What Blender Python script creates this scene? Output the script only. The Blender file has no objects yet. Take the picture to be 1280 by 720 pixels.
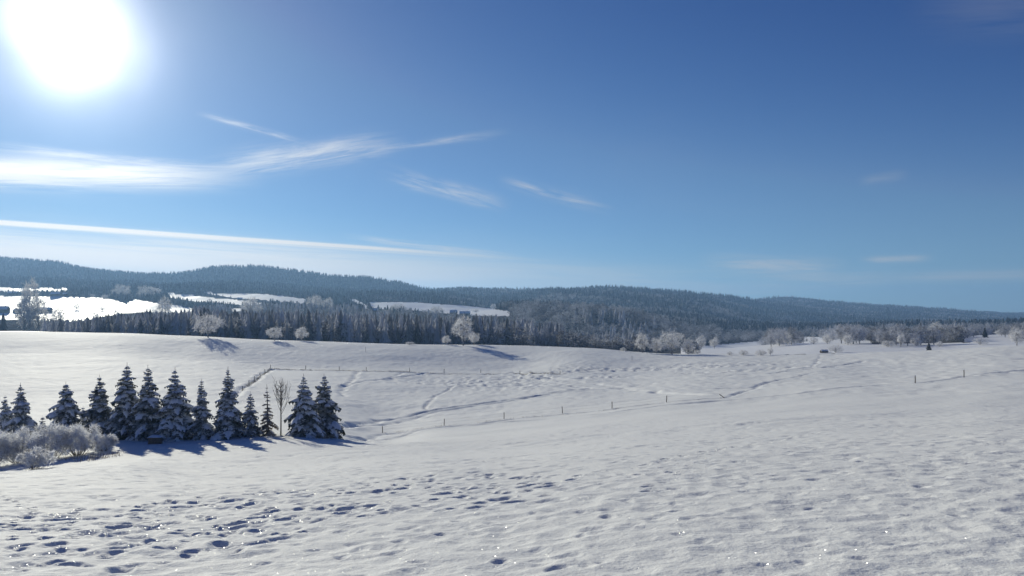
import bpy, math, random
import numpy as np
from mathutils import Vector, Matrix

S = bpy.context.scene
COL = S.collection

# ------------------------------------------------------------------ camera, sky, sun, exposure
F, CX, HY = 967.0, 640.0, 392.0           # focal length and eye level of the photograph in its pixels
cam_d = bpy.data.cameras.new("camera")
cam_d.sensor_width = 36.0
cam_d.lens = 36.0 * F / 1280.0
cam_d.shift_y = (HY - 360.0) / 1280.0
cam_d.clip_start = 0.1
cam_d.clip_end = 200000.0
cam = bpy.data.objects.new("camera", cam_d)
cam.location = (0, 0, 0)
cam.rotation_euler = (math.radians(90), 0, 0)
COL.objects.link(cam)
S.camera = cam

SUN = Vector(((85 - CX) / F, 1.0, (HY - 45) / F)).normalized()
SUN_EL = math.asin(SUN.z)
SUN_AZ = math.atan2(SUN.x, SUN.y)

S.view_settings.view_transform = 'Standard'
S.view_settings.look = 'None'
S.view_settings.gamma = 1.0
S.view_settings.use_curve_mapping = False
S.view_settings.exposure = -0.15
S.cycles.max_bounces = 8
S.cycles.diffuse_bounces = 4
S.cycles.glossy_bounces = 2
S.cycles.transmission_bounces = 3
S.cycles.volume_bounces = 1
S.cycles.transparent_max_bounces = 32
S.cycles.sample_clamp_indirect = 6.0
S.cycles.sample_clamp_direct = 12.0
S.cycles.use_denoising = True

sl = bpy.data.lights.new("sun", 'SUN')
sl.energy = 4.8
sl.angle = math.radians(0.53)
sl.color = (1.0, 0.965, 0.80)
so = bpy.data.objects.new("sun", sl)
so.rotation_euler = SUN.to_track_quat('Z', 'Y').to_euler()
so.location = (-50, 80, 60)
COL.objects.link(so)


class NB:
    """small helper for node trees"""
    def __init__(s, nt):
        s.nt = nt

    def n(s, t, **kw):
        nd = s.nt.nodes.new(t)
        for k, v in kw.items():
            setattr(nd, k, v)
        return nd

    def put(s, sock, v):
        if isinstance(v, bpy.types.NodeSocket):
            s.nt.links.new(v, sock)
        elif v is not None:
            if hasattr(sock.default_value, '__len__') and not hasattr(v, '__len__'):
                v = (v, v, v)
            sock.default_value = v

    def m(s, op, a, b=None, c=None, clamp=False):
        nd = s.n('ShaderNodeMath', operation=op, use_clamp=clamp)
        for i, v in enumerate((a, b, c)):
            if v is not None:
                s.put(nd.inputs[i], v)
        return nd.outputs[0]

    def vm(s, op, a, b=None, scale=None):
        nd = s.n('ShaderNodeVectorMath', operation=op)
        s.put(nd.inputs[0], a)
        if b is not None:
            s.put(nd.inputs[1], b)
        if scale is not None:
            s.put(nd.inputs['Scale'], scale)
        return nd.outputs['Value'] if op in ('DOT_PRODUCT', 'LENGTH', 'DISTANCE') else nd.outputs['Vector']

    def noise(s, vec, scale, detail=4, rough=0.55, dist=0.0):
        nd = s.n('ShaderNodeTexNoise')
        s.put(nd.inputs['Vector'], vec)
        nd.inputs['Scale'].default_value = scale
        nd.inputs['Detail'].default_value = detail
        nd.inputs['Roughness'].default_value = rough
        nd.inputs['Distortion'].default_value = dist
        return nd.outputs['Fac']

    def ramp(s, v, lo, hi, a=0.0, b=1.0, smooth=True):
        nd = s.n('ShaderNodeMapRange', interpolation_type='SMOOTHSTEP' if smooth else 'LINEAR')
        s.put(nd.inputs[0], v)
        for i, q in enumerate((lo, hi, a, b)):
            nd.inputs[i + 1].default_value = q
        return nd.outputs[0]

    def mix(s, f, a, b):
        nd = s.n('ShaderNodeMix', data_type='RGBA')
        s.put(nd.inputs[0], f)
        for i, v in ((6, a), (7, b)):
            if isinstance(v, (tuple, list)) and len(v) == 3:
                v = (*v, 1)
            s.put(nd.inputs[i], v)
        return nd.outputs[2]

    def xyz(s, x, y, z):
        nd = s.n('ShaderNodeCombineXYZ')
        for i, v in enumerate((x, y, z)):
            s.put(nd.inputs[i], v)
        return nd.outputs[0]


def pdir(px, py):
    return Vector(((px - CX) / F, 1.0, (HY - py) / F)).normalized()


world = bpy.data.worlds.new("World")
S.world = world
world.use_nodes = True
wt = world.node_tree
wt.nodes.clear()
W = NB(wt)
out = W.n('ShaderNodeOutputWorld')
bg = W.n('ShaderNodeBackground')
bg.inputs['Strength'].default_value = 0.061
wt.links.new(bg.outputs[0], out.inputs[0])
sky = W.n('ShaderNodeTexSky', sky_type='NISHITA')
sky.sun_disc = False
sky.sun_elevation = SUN_EL
sky.sun_rotation = SUN_AZ
sky.altitude = 700
sky.air_density = 1.0
sky.dust_density = 0.15
sky.ozone_density = 3.0
tc = W.n('ShaderNodeTexCoord')
D = W.vm('NORMALIZE', tc.outputs['Generated'])


def wisp(p0, p1, half_w, strength, k_along=6.0, k_across=40.0, thr=(0.42, 0.72), sharp=2.0, skew=0.0):
    """one streak of cirrus between two directions of the sky, torn by stretched noise"""
    a, b = pdir(*p0), pdir(*p1)
    c = (a + b).normalized()
    ax = (b - a)
    L = ax.length / 2
    ax = ax.normalized()
    ac = c.cross(ax).normalized()
    s = W.vm('DOT_PRODUCT', D, tuple(ax))
    t = W.vm('DOT_PRODUCT', D, tuple(ac))
    front = W.m('GREATER_THAN', W.vm('DOT_PRODUCT', D, tuple(c)), 0.0)
    vec = W.xyz(W.m('MULTIPLY', W.m('ADD', s, W.m('MULTIPLY', t, skew)), k_along), W.m('MULTIPLY', t, k_across), c.x * 7 + L * 13)
    wob = W.m('MULTIPLY', W.m('SUBTRACT', W.noise(vec, 0.6, 2), 0.5), half_w * 1.6)
    sn = W.m('ABSOLUTE', W.m('DIVIDE', s, L))
    tn = W.m('ABSOLUTE', W.m('DIVIDE', W.m('ADD', t, wob), half_w))
    es = W.ramp(sn, 0.35, 1.05, 1.0, 0.0)
    et = W.m('EXPONENT', W.m('MULTIPLY', W.m('POWER', tn, sharp), -1.0))
    fib = W.noise(W.vm('MULTIPLY', vec, (1.6, 5.0, 1.0)), 1.0, 5, 0.65, 0.25)
    nz = W.ramp(W.m('ADD', W.noise(vec, 1.0, 8, 0.64, 0.5), W.m('MULTIPLY', W.m('SUBTRACT', fib, 0.5), 0.38)), thr[0], thr[1])
    return W.m('MULTIPLY', W.m('MULTIPLY', W.m('MULTIPLY', es, et), W.m('MULTIPLY', nz, front)), strength)


clouds = [
    wisp((-420, 205), (330, 222), 0.0135, 1.0, 5, 60, (0.2, 0.55)),
    wisp((-60, 180), (300, 215), 0.006, 0.5, 8, 90, (0.3, 0.7)),
    wisp((240, 213), (510, 178), 0.013, 0.60, 10, 70, (0.25, 0.7), skew=2.0),
    wisp((440, 190), (640, 165), 0.004, 0.40, 10, 80, (0.3, 0.7)),
    wisp((240, 140), (390, 180), 0.0035, 0.45, 10, 90, (0.3, 0.7)),
    wisp((470, 214), (640, 260), 0.0085, 0.5, 14, 90, (0.3, 0.7)),
    wisp((620, 223), (770, 264), 0.0070, 0.45, 14, 90, (0.3, 0.7)),
    wisp((-900, 215), (700, 327), 0.0024, 1.4, 4, 40, (-0.6, 0.2), 3.0),
    wisp((-200, 266), (660, 328), 0.0012, 0.6, 3, 90, (0.1, 0.6), 2.0),
    wisp((420, 293), (660, 324), 0.0040, 0.65, 8, 90, (0.3, 0.7)),
    wisp((-900, 258), (640, 338), 0.017, 0.85, 3, 55, (0.30, 0.62)),
    wisp((-900, 270), (740, 362), 0.013, 1.0, 2.5, 55, (0.16, 0.52)),
    wisp((-900, 268), (900, 372), 0.036, 0.62, 2, 22, (-0.1, 0.55)),
    wisp((420, 330), (1040, 358), 0.015, 0.42, 3, 60, (0.25, 0.7)),
    wisp((600, 352), (1100, 366), 0.008, 0.35, 3, 60, (0.25, 0.7)),
    wisp((870, 328), (1070, 336), 0.009, 0.55, 10, 70, (0.3, 0.7), skew=2.0),
    wisp((910, 355), (1150, 345), 0.009, 0.40, 6, 70, (0.3, 0.7)),
    wisp((1070, 326), (1170, 322), 0.0038, 0.50, 10, 80, (0.25, 0.7)),
    wisp((1080, 349), (1500, 341), 0.0060, 0.45, 4, 70, (0.25, 0.7)),
    wisp((1070, 228), (1140, 216), 0.005, 0.14, 10, 80, (0.3, 0.7)),
    wisp((1120, 20), (1600, 0), 0.025, 0.10, 4, 30, (0.3, 0.7)),
]
cov = clouds[0]
for c in clouds[1:]:
    cov = W.m('SUBTRACT', W.m('ADD', cov, c), W.m('MULTIPLY', cov, c))
# a thin broken veil over the whole vault, hardly there overhead
sep = W.n('ShaderNodeSeparateXYZ')
wt.links.new(D, sep.inputs[0])
dz = W.m('MAXIMUM', sep.outputs[2], 0.04)
pv = W.xyz(W.m('DIVIDE', sep.outputs[0], dz), W.m('MULTIPLY', W.m('DIVIDE', sep.outputs[1], dz), 0.35), 3.1)
veil = W.m('MULTIPLY', W.ramp(W.noise(pv, 0.55, 7, 0.6, 0.6), 0.5, 0.85), 0.025)
cov = W.m('MINIMUM', W.m('ADD', cov, veil), 1.0)

cosg = W.vm('DOT_PRODUCT', D, tuple(SUN))
ang = W.m('ARCCOSINE', W.m('MINIMUM', cosg, 0.9999999))
angd = W.m('MULTIPLY', ang, 180 / math.pi)
angn = W.m('ADD', angd, W.m('MULTIPLY', W.m('SUBTRACT', W.noise(D, 9.0, 2), 0.5), 2.6))
glow1 = W.m('MULTIPLY', W.m('EXPONENT', W.m('DIVIDE', angn, -1.5)), 105.0)
glow2 = W.m('MULTIPLY', W.m('EXPONENT', W.m('DIVIDE', angd, -7.5)), 7.0)
glow3 = W.m('MULTIPLY', W.m('EXPONENT', W.m('DIVIDE', angd, -14.0)), 0.6)
sc_ = W.n('ShaderNodeSeparateColor')
wt.links.new(sky.outputs[0], sc_.inputs[0])


def curve(v, ref, lo, hi, k):
    v = W.m('DIVIDE', v, ref)
    return W.m('MULTIPLY', W.m('MINIMUM', W.m('POWER', v, lo), W.m('POWER', v, hi)), k)


tint = W.xyz(curve(sc_.outputs[0], 2.5, 2.5, 0.75, 1.40), curve(sc_.outputs[1], 4.4, 1.8, 1.0, 3.45), curve(sc_.outputs[2], 8.1, 1.15, 1.0, 9.0))
# clouds pass on sunlight: brighter towards the sun
cl_b = W.m('ADD', 10.0, W.m('MULTIPLY', W.m('EXPONENT', W.m('DIVIDE', angd, -16.0)), 18.0))
cl_c = W.vm('SCALE', (1.0, 0.965, 0.90), None, cl_b)
base = W.mix(cov, tint, cl_c)
gl = W.vm('ADD', W.vm('SCALE', (1.0, 0.97, 0.92), None, glow1), W.vm('SCALE', (0.88, 0.96, 1.0), None, W.m('ADD', glow2, glow3)))
el_ = W.m('MULTIPLY', W.m('ABSOLUTE', sep.outputs[2]), 57.3)
hor = W.vm('SCALE', (1.5, 2.3, 3.9), None, W.m('EXPONENT', W.m('DIVIDE', el_, -6.0)))
hor = W.vm('SCALE', hor, None, W.m('SUBTRACT', 1.0, cov))
wt.links.new(W.vm('ADD', W.vm('ADD', base, gl), hor), bg.inputs['Color'])

# ------------------------------------------------------------------ numbers: noise, terrain
RNG = np.random.default_rng(11)
random.seed(5)
_P = RNG.random(65536)


def vnoise(x, y, seed=0):
    xi = np.floor(x).astype(np.int64)
    yi = np.floor(y).astype(np.int64)
    fx, fy = x - xi, y - yi
    fx = fx * fx * fx * (fx * (fx * 6 - 15) + 10)
    fy = fy * fy * fy * (fy * (fy * 6 - 15) + 10)

    def h(a, b):
        k = (a * 374761393 + b * 668265263 + seed * 974634777) & 0xffffffff
        k = ((k ^ (k >> 13)) * 1274126177) & 0xffffffff
        return _P[(k ^ (k >> 16)) & 65535]
    a, b, c, d = h(xi, yi), h(xi + 1, yi), h(xi, yi + 1), h(xi + 1, yi + 1)
    return (a + (b - a) * fx) * (1 - fy) + (c + (d - c) * fx) * fy - 0.5


def fbm(x, y, octv=4, seed=0, gain=0.5):
    r, a = 0.0, 1.0
    for i in range(octv):
        r = r + a * vnoise(x * 2 ** i + 17.3 * i, y * 2 ** i - 9.1 * i, seed + i)
        a *= gain
    return r


def sm(a, b, x):
    t = np.clip((x - a) / (b - a), 0, 1)
    return t * t * (3 - 2 * t)


# profiles of the ground, one per bearing: (distance ahead, row of the photograph) or (distance, None, z)
PROF = {
    -160: [(34, 600), (48, 612), (62, 576), (72, 556), (100, 538), (150, 500), (250, 442), (330, 412), (400, 0, -13), (600, 0, -25), (900, 0, -22), (1200, 398), (1500, 388), (1900, 370), (2300, 360), (3000, 346), (4000, 322), (5200, 0, 120), (9600, 0, 60)],
    0: [(34, 593), (46, 604), (60, 570), (72, 550), (100, 530), (150, 495), (250, 445), (330, 414), (400, 0, -13), (600, 0, -25), (900, 0, -22), (1200, 398), (1500, 388), (1900, 370), (2300, 360), (3000, 347), (4000, 324), (5200, 0, 120), (9600, 0, 60)],
    150: [(38, 586), (53, 578), (72, 549), (105, 525), (150, 496), (250, 448), (330, 416), (400, 0, -14), (600, 0, -25), (900, 0, -24), (1200, 398), (1500, 388), (1900, 372), (2300, 364), (3000, 354), (4000, 342), (5200, 0, 120), (9600, 0, 60)],
    215: [(53, 576), (71, 548), (110, 522), (150, 498), (260, 450), (330, 419), (400, 0, -15), (600, 0, -25), (900, 0, -24), (1200, 398), (1500, 388), (1900, 374), (2300, 366), (3000, 357), (3900, 346), (5200, 0, 120), (9600, 0, 60)],
    270: [(53, 575), (70, 546), (110, 521), (150, 499), (260, 452), (330, 422), (400, 0, -16), (600, 0, -26), (900, 0, -25), (1200, 398), (1500, 389), (1900, 376), (2300, 366), (3000, 353), (3700, 335), (5200, 0, 120), (9600, 0, 60)],
    340: [(53, 572), (70, 544), (110, 520), (150, 500), (200, 476), (260, 460), (335, 425.5), (400, 0, -16), (600, 0, -27), (900, 0, -26), (1200, 397), (1500, 387), (1900, 376), (2300, 368), (3000, 356), (3700, 342), (5200, 0, 100), (9600, 0, 60)],
    420: [(55, 566), (75, 546), (110, 528), (150, 502), (200, 480), (260, 462), (340, 428), (400, 0, -17), (600, 0, -29), (900, 0, -26), (1200, 396), (1500, 388), (1900, 378), (2300, 372), (3000, 362), (3700, 350), (5200, 0, 100), (9600, 0, 50)],
    480: [(58, 560), (110, 541), (150, 513), (200, 482), (260, 463), (340, 430), (400, 0, -18), (600, 0, -31), (900, 0, -26), (1200, 397), (1500, 390), (1900, 379), (2300, 373), (3000, 367), (3700, 355), (5200, 0, 90), (9600, 0, 50)],
    540: [(58, 556), (110, 533), (150, 510), (205, 482), (265, 464), (345, 431), (400, 0, -19), (600, 0, -34), (900, 0, -28), (1200, 400), (1500, 391), (1900, 381), (2300, 375), (3000, 371), (3700, 366), (5200, 0, 80), (9600, 0, 50)],
    590: [(60, 552), (113, 529), (155, 505), (208, 480), (268, 464), (348, 431.5), (410, 0, -20), (600, 0, -36), (900, 0, -30), (1200, 402), (1500, 392), (1900, 385), (2300, 380), (3000, 373), (3700, 361), (5200, 0, 80), (9600, 0, 45)],
    640: [(60, 548), (115, 523), (160, 499), (210, 478), (270, 463), (350, 432), (410, 0, -21), (600, 0, -37), (900, 0, -33), (1200, 398), (1500, 385), (1900, 390), (2300, 386), (3000, 374), (3700, 364), (5200, 0, 80), (9600, 0, 45)],
    720: [(60, 539), (115, 514), (160, 490), (220, 468), (340, 434), (400, 0, -22), (600, 0, -38), (900, 0, -36), (1100, 404), (1400, 388), (1750, 391), (2300, 380), (3000, 370), (3700, 363), (5200, 0, 80), (9600, 0, 40)],
    800: [(60, 531), (115, 506), (170, 482), (240, 461), (325, 441), (400, 0, -24), (600, 0, -38), (900, 0, -38), (1100, 412), (1350, 398), (1700, 397), (2300, 382), (3000, 372), (3700, 365), (5200, 0, 80), (9600, 0, 40)],
    860: [(60, 527), (115, 499), (170, 476), (240, 457), (310, 443), (400, 0, -24), (600, 437), (900, 0, -38), (1300, 416), (1800, 400), (2300, 386), (3000, 376), (3700, 369), (5200, 0, 60), (9600, 0, 40)],
    905: [(60, 524), (115, 496), (170, 473), (240, 454), (305, 443), (400, 0, -23), (600, 436), (900, 0, -40), (1500, 414), (2000, 402), (2600, 388), (3400, 379), (4400, 374), (5600, 0, 60), (9600, 0, 30)],
    960: [(60, 521), (115, 491), (170, 469), (240, 452), (300, 443), (400, 0, -22), (600, 431), (900, 0, -40), (1500, 415), (2200, 408), (3000, 398), (4000, 384), (5000, 374), (6400, 0, 50), (9600, 0, 30)],
    1040: [(60, 516), (112, 484), (170, 464), (270, 442.5), (330, 0, -20), (450, 433), (600, 428), (900, 423), (1500, 414), (2200, 409), (3200, 400), (4200, 387), (5200, 377), (6600, 0, 40), (9600, 0, 20)],
    1120: [(60, 512), (110, 480), (170, 460), (240, 439), (310, 0, -18), (450, 432), (600, 426), (900, 419), (1500, 413), (2200, 409), (3400, 400), (4400, 389), (5400, 381), (6600, 0, 30), (9600, 0, 10)],
    1190: [(60, 508), (110, 474), (165, 455), (225, 437), (300, 0, -18), (450, 431), (600, 424), (900, 418), (1500, 412), (2200, 409), (3600, 399), (4600, 391), (5600, 386), (6600, 0, 20), (9600, 0, 5)],
    1230: [(60, 505), (110, 471), (160, 453), (215, 435), (290, 0, -17), (450, 428), (600, 422), (900, 417), (1500, 411), (2200, 408), (3600, 401), (4600, 395), (6000, 391), (7000, 0, 5), (9600, 0, 0)],
    1290: [(60, 503), (110, 468), (160, 450), (205, 433), (280, 0, -15), (450, 427), (600, 421), (900, 416), (1500, 411), (2200, 408), (3600, 403), (4600, 399), (6000, 394), (7000, 0, -5), (9600, 0, -10)],
    1450: [(60, 498), (110, 462), (160, 446), (200, 430), (280, 0, -13), (450, 425), (600, 420), (900, 415), (1500, 411), (2200, 408), (3600, 404), (4600, 400), (6000, 395), (7000, 0, -5), (9600, 0, -10)],
}


def pchip(x, y, xs):
    h = np.diff(x)
    d = np.diff(y) / h
    m = np.zeros_like(y)
    for i in range(1, len(x) - 1):
        if d[i - 1] * d[i] > 0:
            w1, w2 = 2 * h[i] + h[i - 1], h[i] + 2 * h[i - 1]
            m[i] = (w1 + w2) / (w1 / d[i - 1] + w2 / d[i])
    m[0], m[-1] = d[0], d[-1]
    k = np.clip(np.searchsorted(x, xs) - 1, 0, len(x) - 2)
    t = (xs - x[k]) / h[k]
    return ((2 * t**3 - 3 * t**2 + 1) * y[k] + (t**3 - 2 * t**2 + t) * h[k] * m[k]
            + (-2 * t**3 + 3 * t**2) * y[k + 1] + (t**3 - t**2) * h[k] * m[k + 1])


LR = np.linspace(math.log(1.0), math.log(9800.0), 1400)
PX = np.array(sorted(PROF), float)
TAB = np.zeros((len(PX), len(LR)))
for i, px in enumerate(PX):
    u = (px - CX) / F
    q = math.sqrt(1 + u * u)
    rs, zs = [0.5], [-1.65 - 0.05]
    Yr, pr = PROF[int(px)][0][:2]
    asym = (pr - 1595.0 / Yr) if px > 200 else 546.0
    for y9 in (4.0, 7.0, 12.0, 18.0, 25.0):      # the near slope is one even plane seen from 1.65 m up
        rs.append(y9 * q)
        zs.append((HY - asym - 1595.0 / y9) / F * y9)
    for it in PROF[int(px)]:
        rs.append(it[0] * q)
        zs.append(it[2] if len(it) == 3 else (HY - it[1]) / F * it[0])
    rs, zs = np.array(rs), np.array(zs)
    TAB[i] = pchip(np.log(rs), zs, LR)
_a0 = np.arctan((PX - CX) / F)
AZT = np.linspace(_a0[0], _a0[-1], 700)
TAB = np.stack([pchip(_a0, TAB[:, c_], AZT) for c_ in range(TAB.shape[1])], 1)
_k = np.exp(-0.5 * (np.arange(-24, 25) / 9.0) ** 2)
_k /= _k.sum()
_p = np.pad(TAB, ((24, 24), (0, 0)), mode='edge')
TAB = sum(_k[q] * _p[q:q + len(AZT)] for q in range(49))


def base_z(x, y):
    """large shape of the land"""
    x = np.asarray(x, float)
    y = np.asarray(y, float)
    r = np.maximum(np.hypot(x, y), 1.0)
    az = np.arctan2(x, y)
    a = np.clip(az, AZT[0], AZT[-1])
    k = np.clip(np.searchsorted(AZT, a) - 1, 0, len(AZT) - 2)
    t = (a - AZT[k]) / (AZT[k + 1] - AZT[k])
    f = np.clip((np.log(r) - LR[0]) / (LR[1] - LR[0]), 0, len(LR) - 1.001)
    j = f.astype(int)
    g = f - j
    z = ((TAB[k, j] * (1 - g) + TAB[k, j + 1] * g) * (1 - t)
         + (TAB[k + 1, j] * (1 - g) + TAB[k + 1, j + 1] * g) * t)
    out_ = sm(0.62, 1.25, np.abs(az))
    dd = np.minimum(r, 500.0)
    zb = -1.65 - 0.13 * np.clip(y / r * dd, -500, 60) + 0.02 * np.clip(x, -400, 400)
    return z * (1 - out_) + zb * out_


def relief(x, y, r):
    h = fbm(x / 22.0, y / 22.0, 3, 3) * 0.5 * sm(10, 60, r) * (1 - sm(260, 420, r) * 0.7)
    h = h + fbm(x / 190.0, y / 190.0, 4, 7) * 16.0 * sm(900, 2200, r)
    h = h + fbm(x / 620.0, y / 620.0, 3, 9) * 34.0 * sm(1700, 3000, r)
    return h


def land(x, y):
    x = np.asarray(x, float)
    y = np.asarray(y, float)
    r = np.hypot(x, y)
    return base_z(x, y) + relief(x, y, r)


def zat(x, y):
    return float(land(np.array([x]), np.array([y]))[0])


def at(px, Y):
    X = (px - CX) / F * Y
    return X, Y, zat(X, Y)


_YS = np.exp(np.linspace(math.log(3.0), math.log(9000), 4000))


def hit(px, py, y0=3.0):
    """where the sight line through a point of the photograph meets the land"""
    X = (px - CX) / F * _YS
    z = land(X, _YS) - (HY - py) / F * _YS
    k = np.nonzero((z >= 0) & (_YS > y0))[0]
    if len(k) == 0:
        return at(px, 330.0)
    return at(px, float(_YS[k[0]]))


def hits(P, y0=3.0):
    return [hit(a, b, y0) for a, b in P]


# ------------------------------------------------------------------ materials
def mat(name):
    m = bpy.data.materials.new(name)
    m.use_nodes = True
    m.node_tree.nodes.clear()
    nb = NB(m.node_tree)
    o = nb.n('ShaderNodeOutputMaterial')
    return m, nb, o


def bsdf(nb, color, rough=0.8, spec=0.3, normal=None):
    b = nb.n('ShaderNodeBsdfPrincipled')
    if isinstance(color, (tuple, list)):
        color = (*color[:3], 1)
    nb.put(b.inputs['Base Color'], color)
    nb.put(b.inputs['Roughness'], rough)
    b.inputs['Specular IOR Level'].default_value = spec
    if normal is not None:
        nb.put(b.inputs['Normal'], normal)
    return b


def bump(nb, h, strength, dist):
    b = nb.n('ShaderNodeBump')
    b.inputs['Strength'].default_value = strength
    b.inputs['Distance'].default_value = dist
    nb.put(b.inputs['Height'], h)
    return b.outputs[0]


def m_snow():
    m, nb, o = mat("snow")
    g = nb.n('ShaderNodeNewGeometry').outputs['Position']
    n1 = nb.noise(g, 14.0, 4, 0.6)
    n2 = nb.noise(g, 2.2, 4, 0.55)
    n3 = nb.noise(g, 0.05, 3, 0.5)
    hgt = nb.m('ADD', nb.m('MULTIPLY', n1, 0.03), nb.m('MULTIPLY', n2, 0.07))
    nrm = bump(nb, hgt, 0.55, 1.0)
    col = nb.mix(n3, (0.84, 0.84, 0.815), (0.89, 0.887, 0.86))
    b = bsdf(nb, col, 0.78, 0.09, nrm)
    # loose crystals: every grain is a tiny mirror with a tilt of its own
    vo = nb.n('ShaderNodeTexVoronoi')
    nb.put(vo.inputs['Vector'], g)
    vo.inputs['Scale'].default_value = 90.0
    rnd = nb.vm('SUBTRACT', vo.outputs['Color'], (0.5, 0.5, 0.5))
    tilt = nb.vm('NORMALIZE', nb.vm('ADD', nb.vm('SCALE', rnd, None, 2.0), (0, 0, 0.9)))
    gl = nb.n('ShaderNodeBsdfGlossy')
    gl.inputs['Roughness'].default_value = 0.10
    nb.put(gl.inputs['Normal'], tilt)
    pick = nb.n('ShaderNodeTexWhiteNoise')
    nb.put(pick.inputs['Vector'], vo.outputs['Color'])
    few = nb.m('MULTIPLY', nb.m('GREATER_THAN', pick.outputs['Value'], 0.80), 0.2)
    mx = nb.n('ShaderNodeMixShader')
    nb.put(mx.inputs[0], few)
    nb.put(mx.inputs[1], b.outputs[0])
    nb.put(mx.inputs[2], gl.outputs[0])
    nb.put(o.inputs[0], mx.outputs[0])
    return m


def m_land():
    m, nb, o = mat("winter_land")
    g = nb.n('ShaderNodeNewGeometry').outputs['Position']
    a = nb.n('ShaderNodeAttribute', attribute_name='forest').outputs['Fac']
    n1 = nb.noise(g, 0.045, 5, 0.65)
    n2 = nb.noise(g, 0.006, 4, 0.5)
    f = nb.mix(nb.ramp(n1, 0.38, 0.68), (0.045, 0.05, 0.052), (0.15, 0.15, 0.16))
    f = nb.mix(nb.m('MULTIPLY', nb.ramp(n2, 0.4, 0.7), 0.5), f, (0.13, 0.12, 0.13))
    e = nb.ramp(nb.m('ADD', a, nb.m('MULTIPLY', nb.m('SUBTRACT', n1, 0.5), 0.5)), 0.4, 0.6)
    c = nb.mix(e, (0.86, 0.86, 0.86), f)
    b = bsdf(nb, c, 0.8, 0.02, bump(nb, n1, 0.5, 1.5))
    nb.put(b.inputs['Specular IOR Level'], nb.m('MULTIPLY', nb.m('SUBTRACT', 1.0, e), 0.13))
    nb.put(b.inputs['Roughness'], nb.ramp(e, 0.0, 1.0, 0.62, 0.95))
    nb.put(o.inputs[0], b.outputs[0])
    return m


def m_simple(name, c1, c2, scale=3.0, rough=0.85, bmp=0.4, dist=0.02, spec=0.2, detail=4):
    m, nb, o = mat(name)
    t = nb.n('ShaderNodeTexCoord').outputs['Object']
    n = nb.noise(t, scale, detail, 0.6)
    b = bsdf(nb, nb.mix(nb.ramp(n, 0.3, 0.7), c1, c2), rough, spec, bump(nb, n, bmp, dist))
    nb.put(o.inputs[0], b.outputs[0])
    return m


def m_leafy(name, c1, c2, frost, fr_lo, fr_hi, scale=2.0, trans=0.3, var=0.0):
    """needles or twigs with rime lying where a face looks up; lets some light through"""
    m, nb, o = mat(name)
    t = nb.n('ShaderNodeTexCoord').outputs['Object']
    n = nb.noise(t, scale, 4, 0.6)
    n2 = nb.noise(t, scale * 4, 3, 0.6)
    col = nb.mix(nb.ramp(n2, 0.3, 0.7), c1, c2)
    if var:
        r = nb.n('ShaderNodeObjectInfo').outputs['Random']
        n = nb.m('ADD', n, nb.m('MULTIPLY', nb.m('SUBTRACT', r, 0.5), var))
    col = nb.mix(nb.ramp(n, fr_lo, fr_hi), col, frost)
    b = bsdf(nb, col, 0.9, 0.03)
    tr = nb.n('ShaderNodeBsdfTranslucent')
    nb.put(tr.inputs['Color'], col)
    mx = nb.n('ShaderNodeMixShader')
    mx.inputs[0].default_value = trans
    nb.put(mx.inputs[1], b.outputs[0])
    nb.put(mx.inputs[2], tr.outputs[0])
    nb.put(o.inputs[0], mx.outputs[0])
    return m


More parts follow.
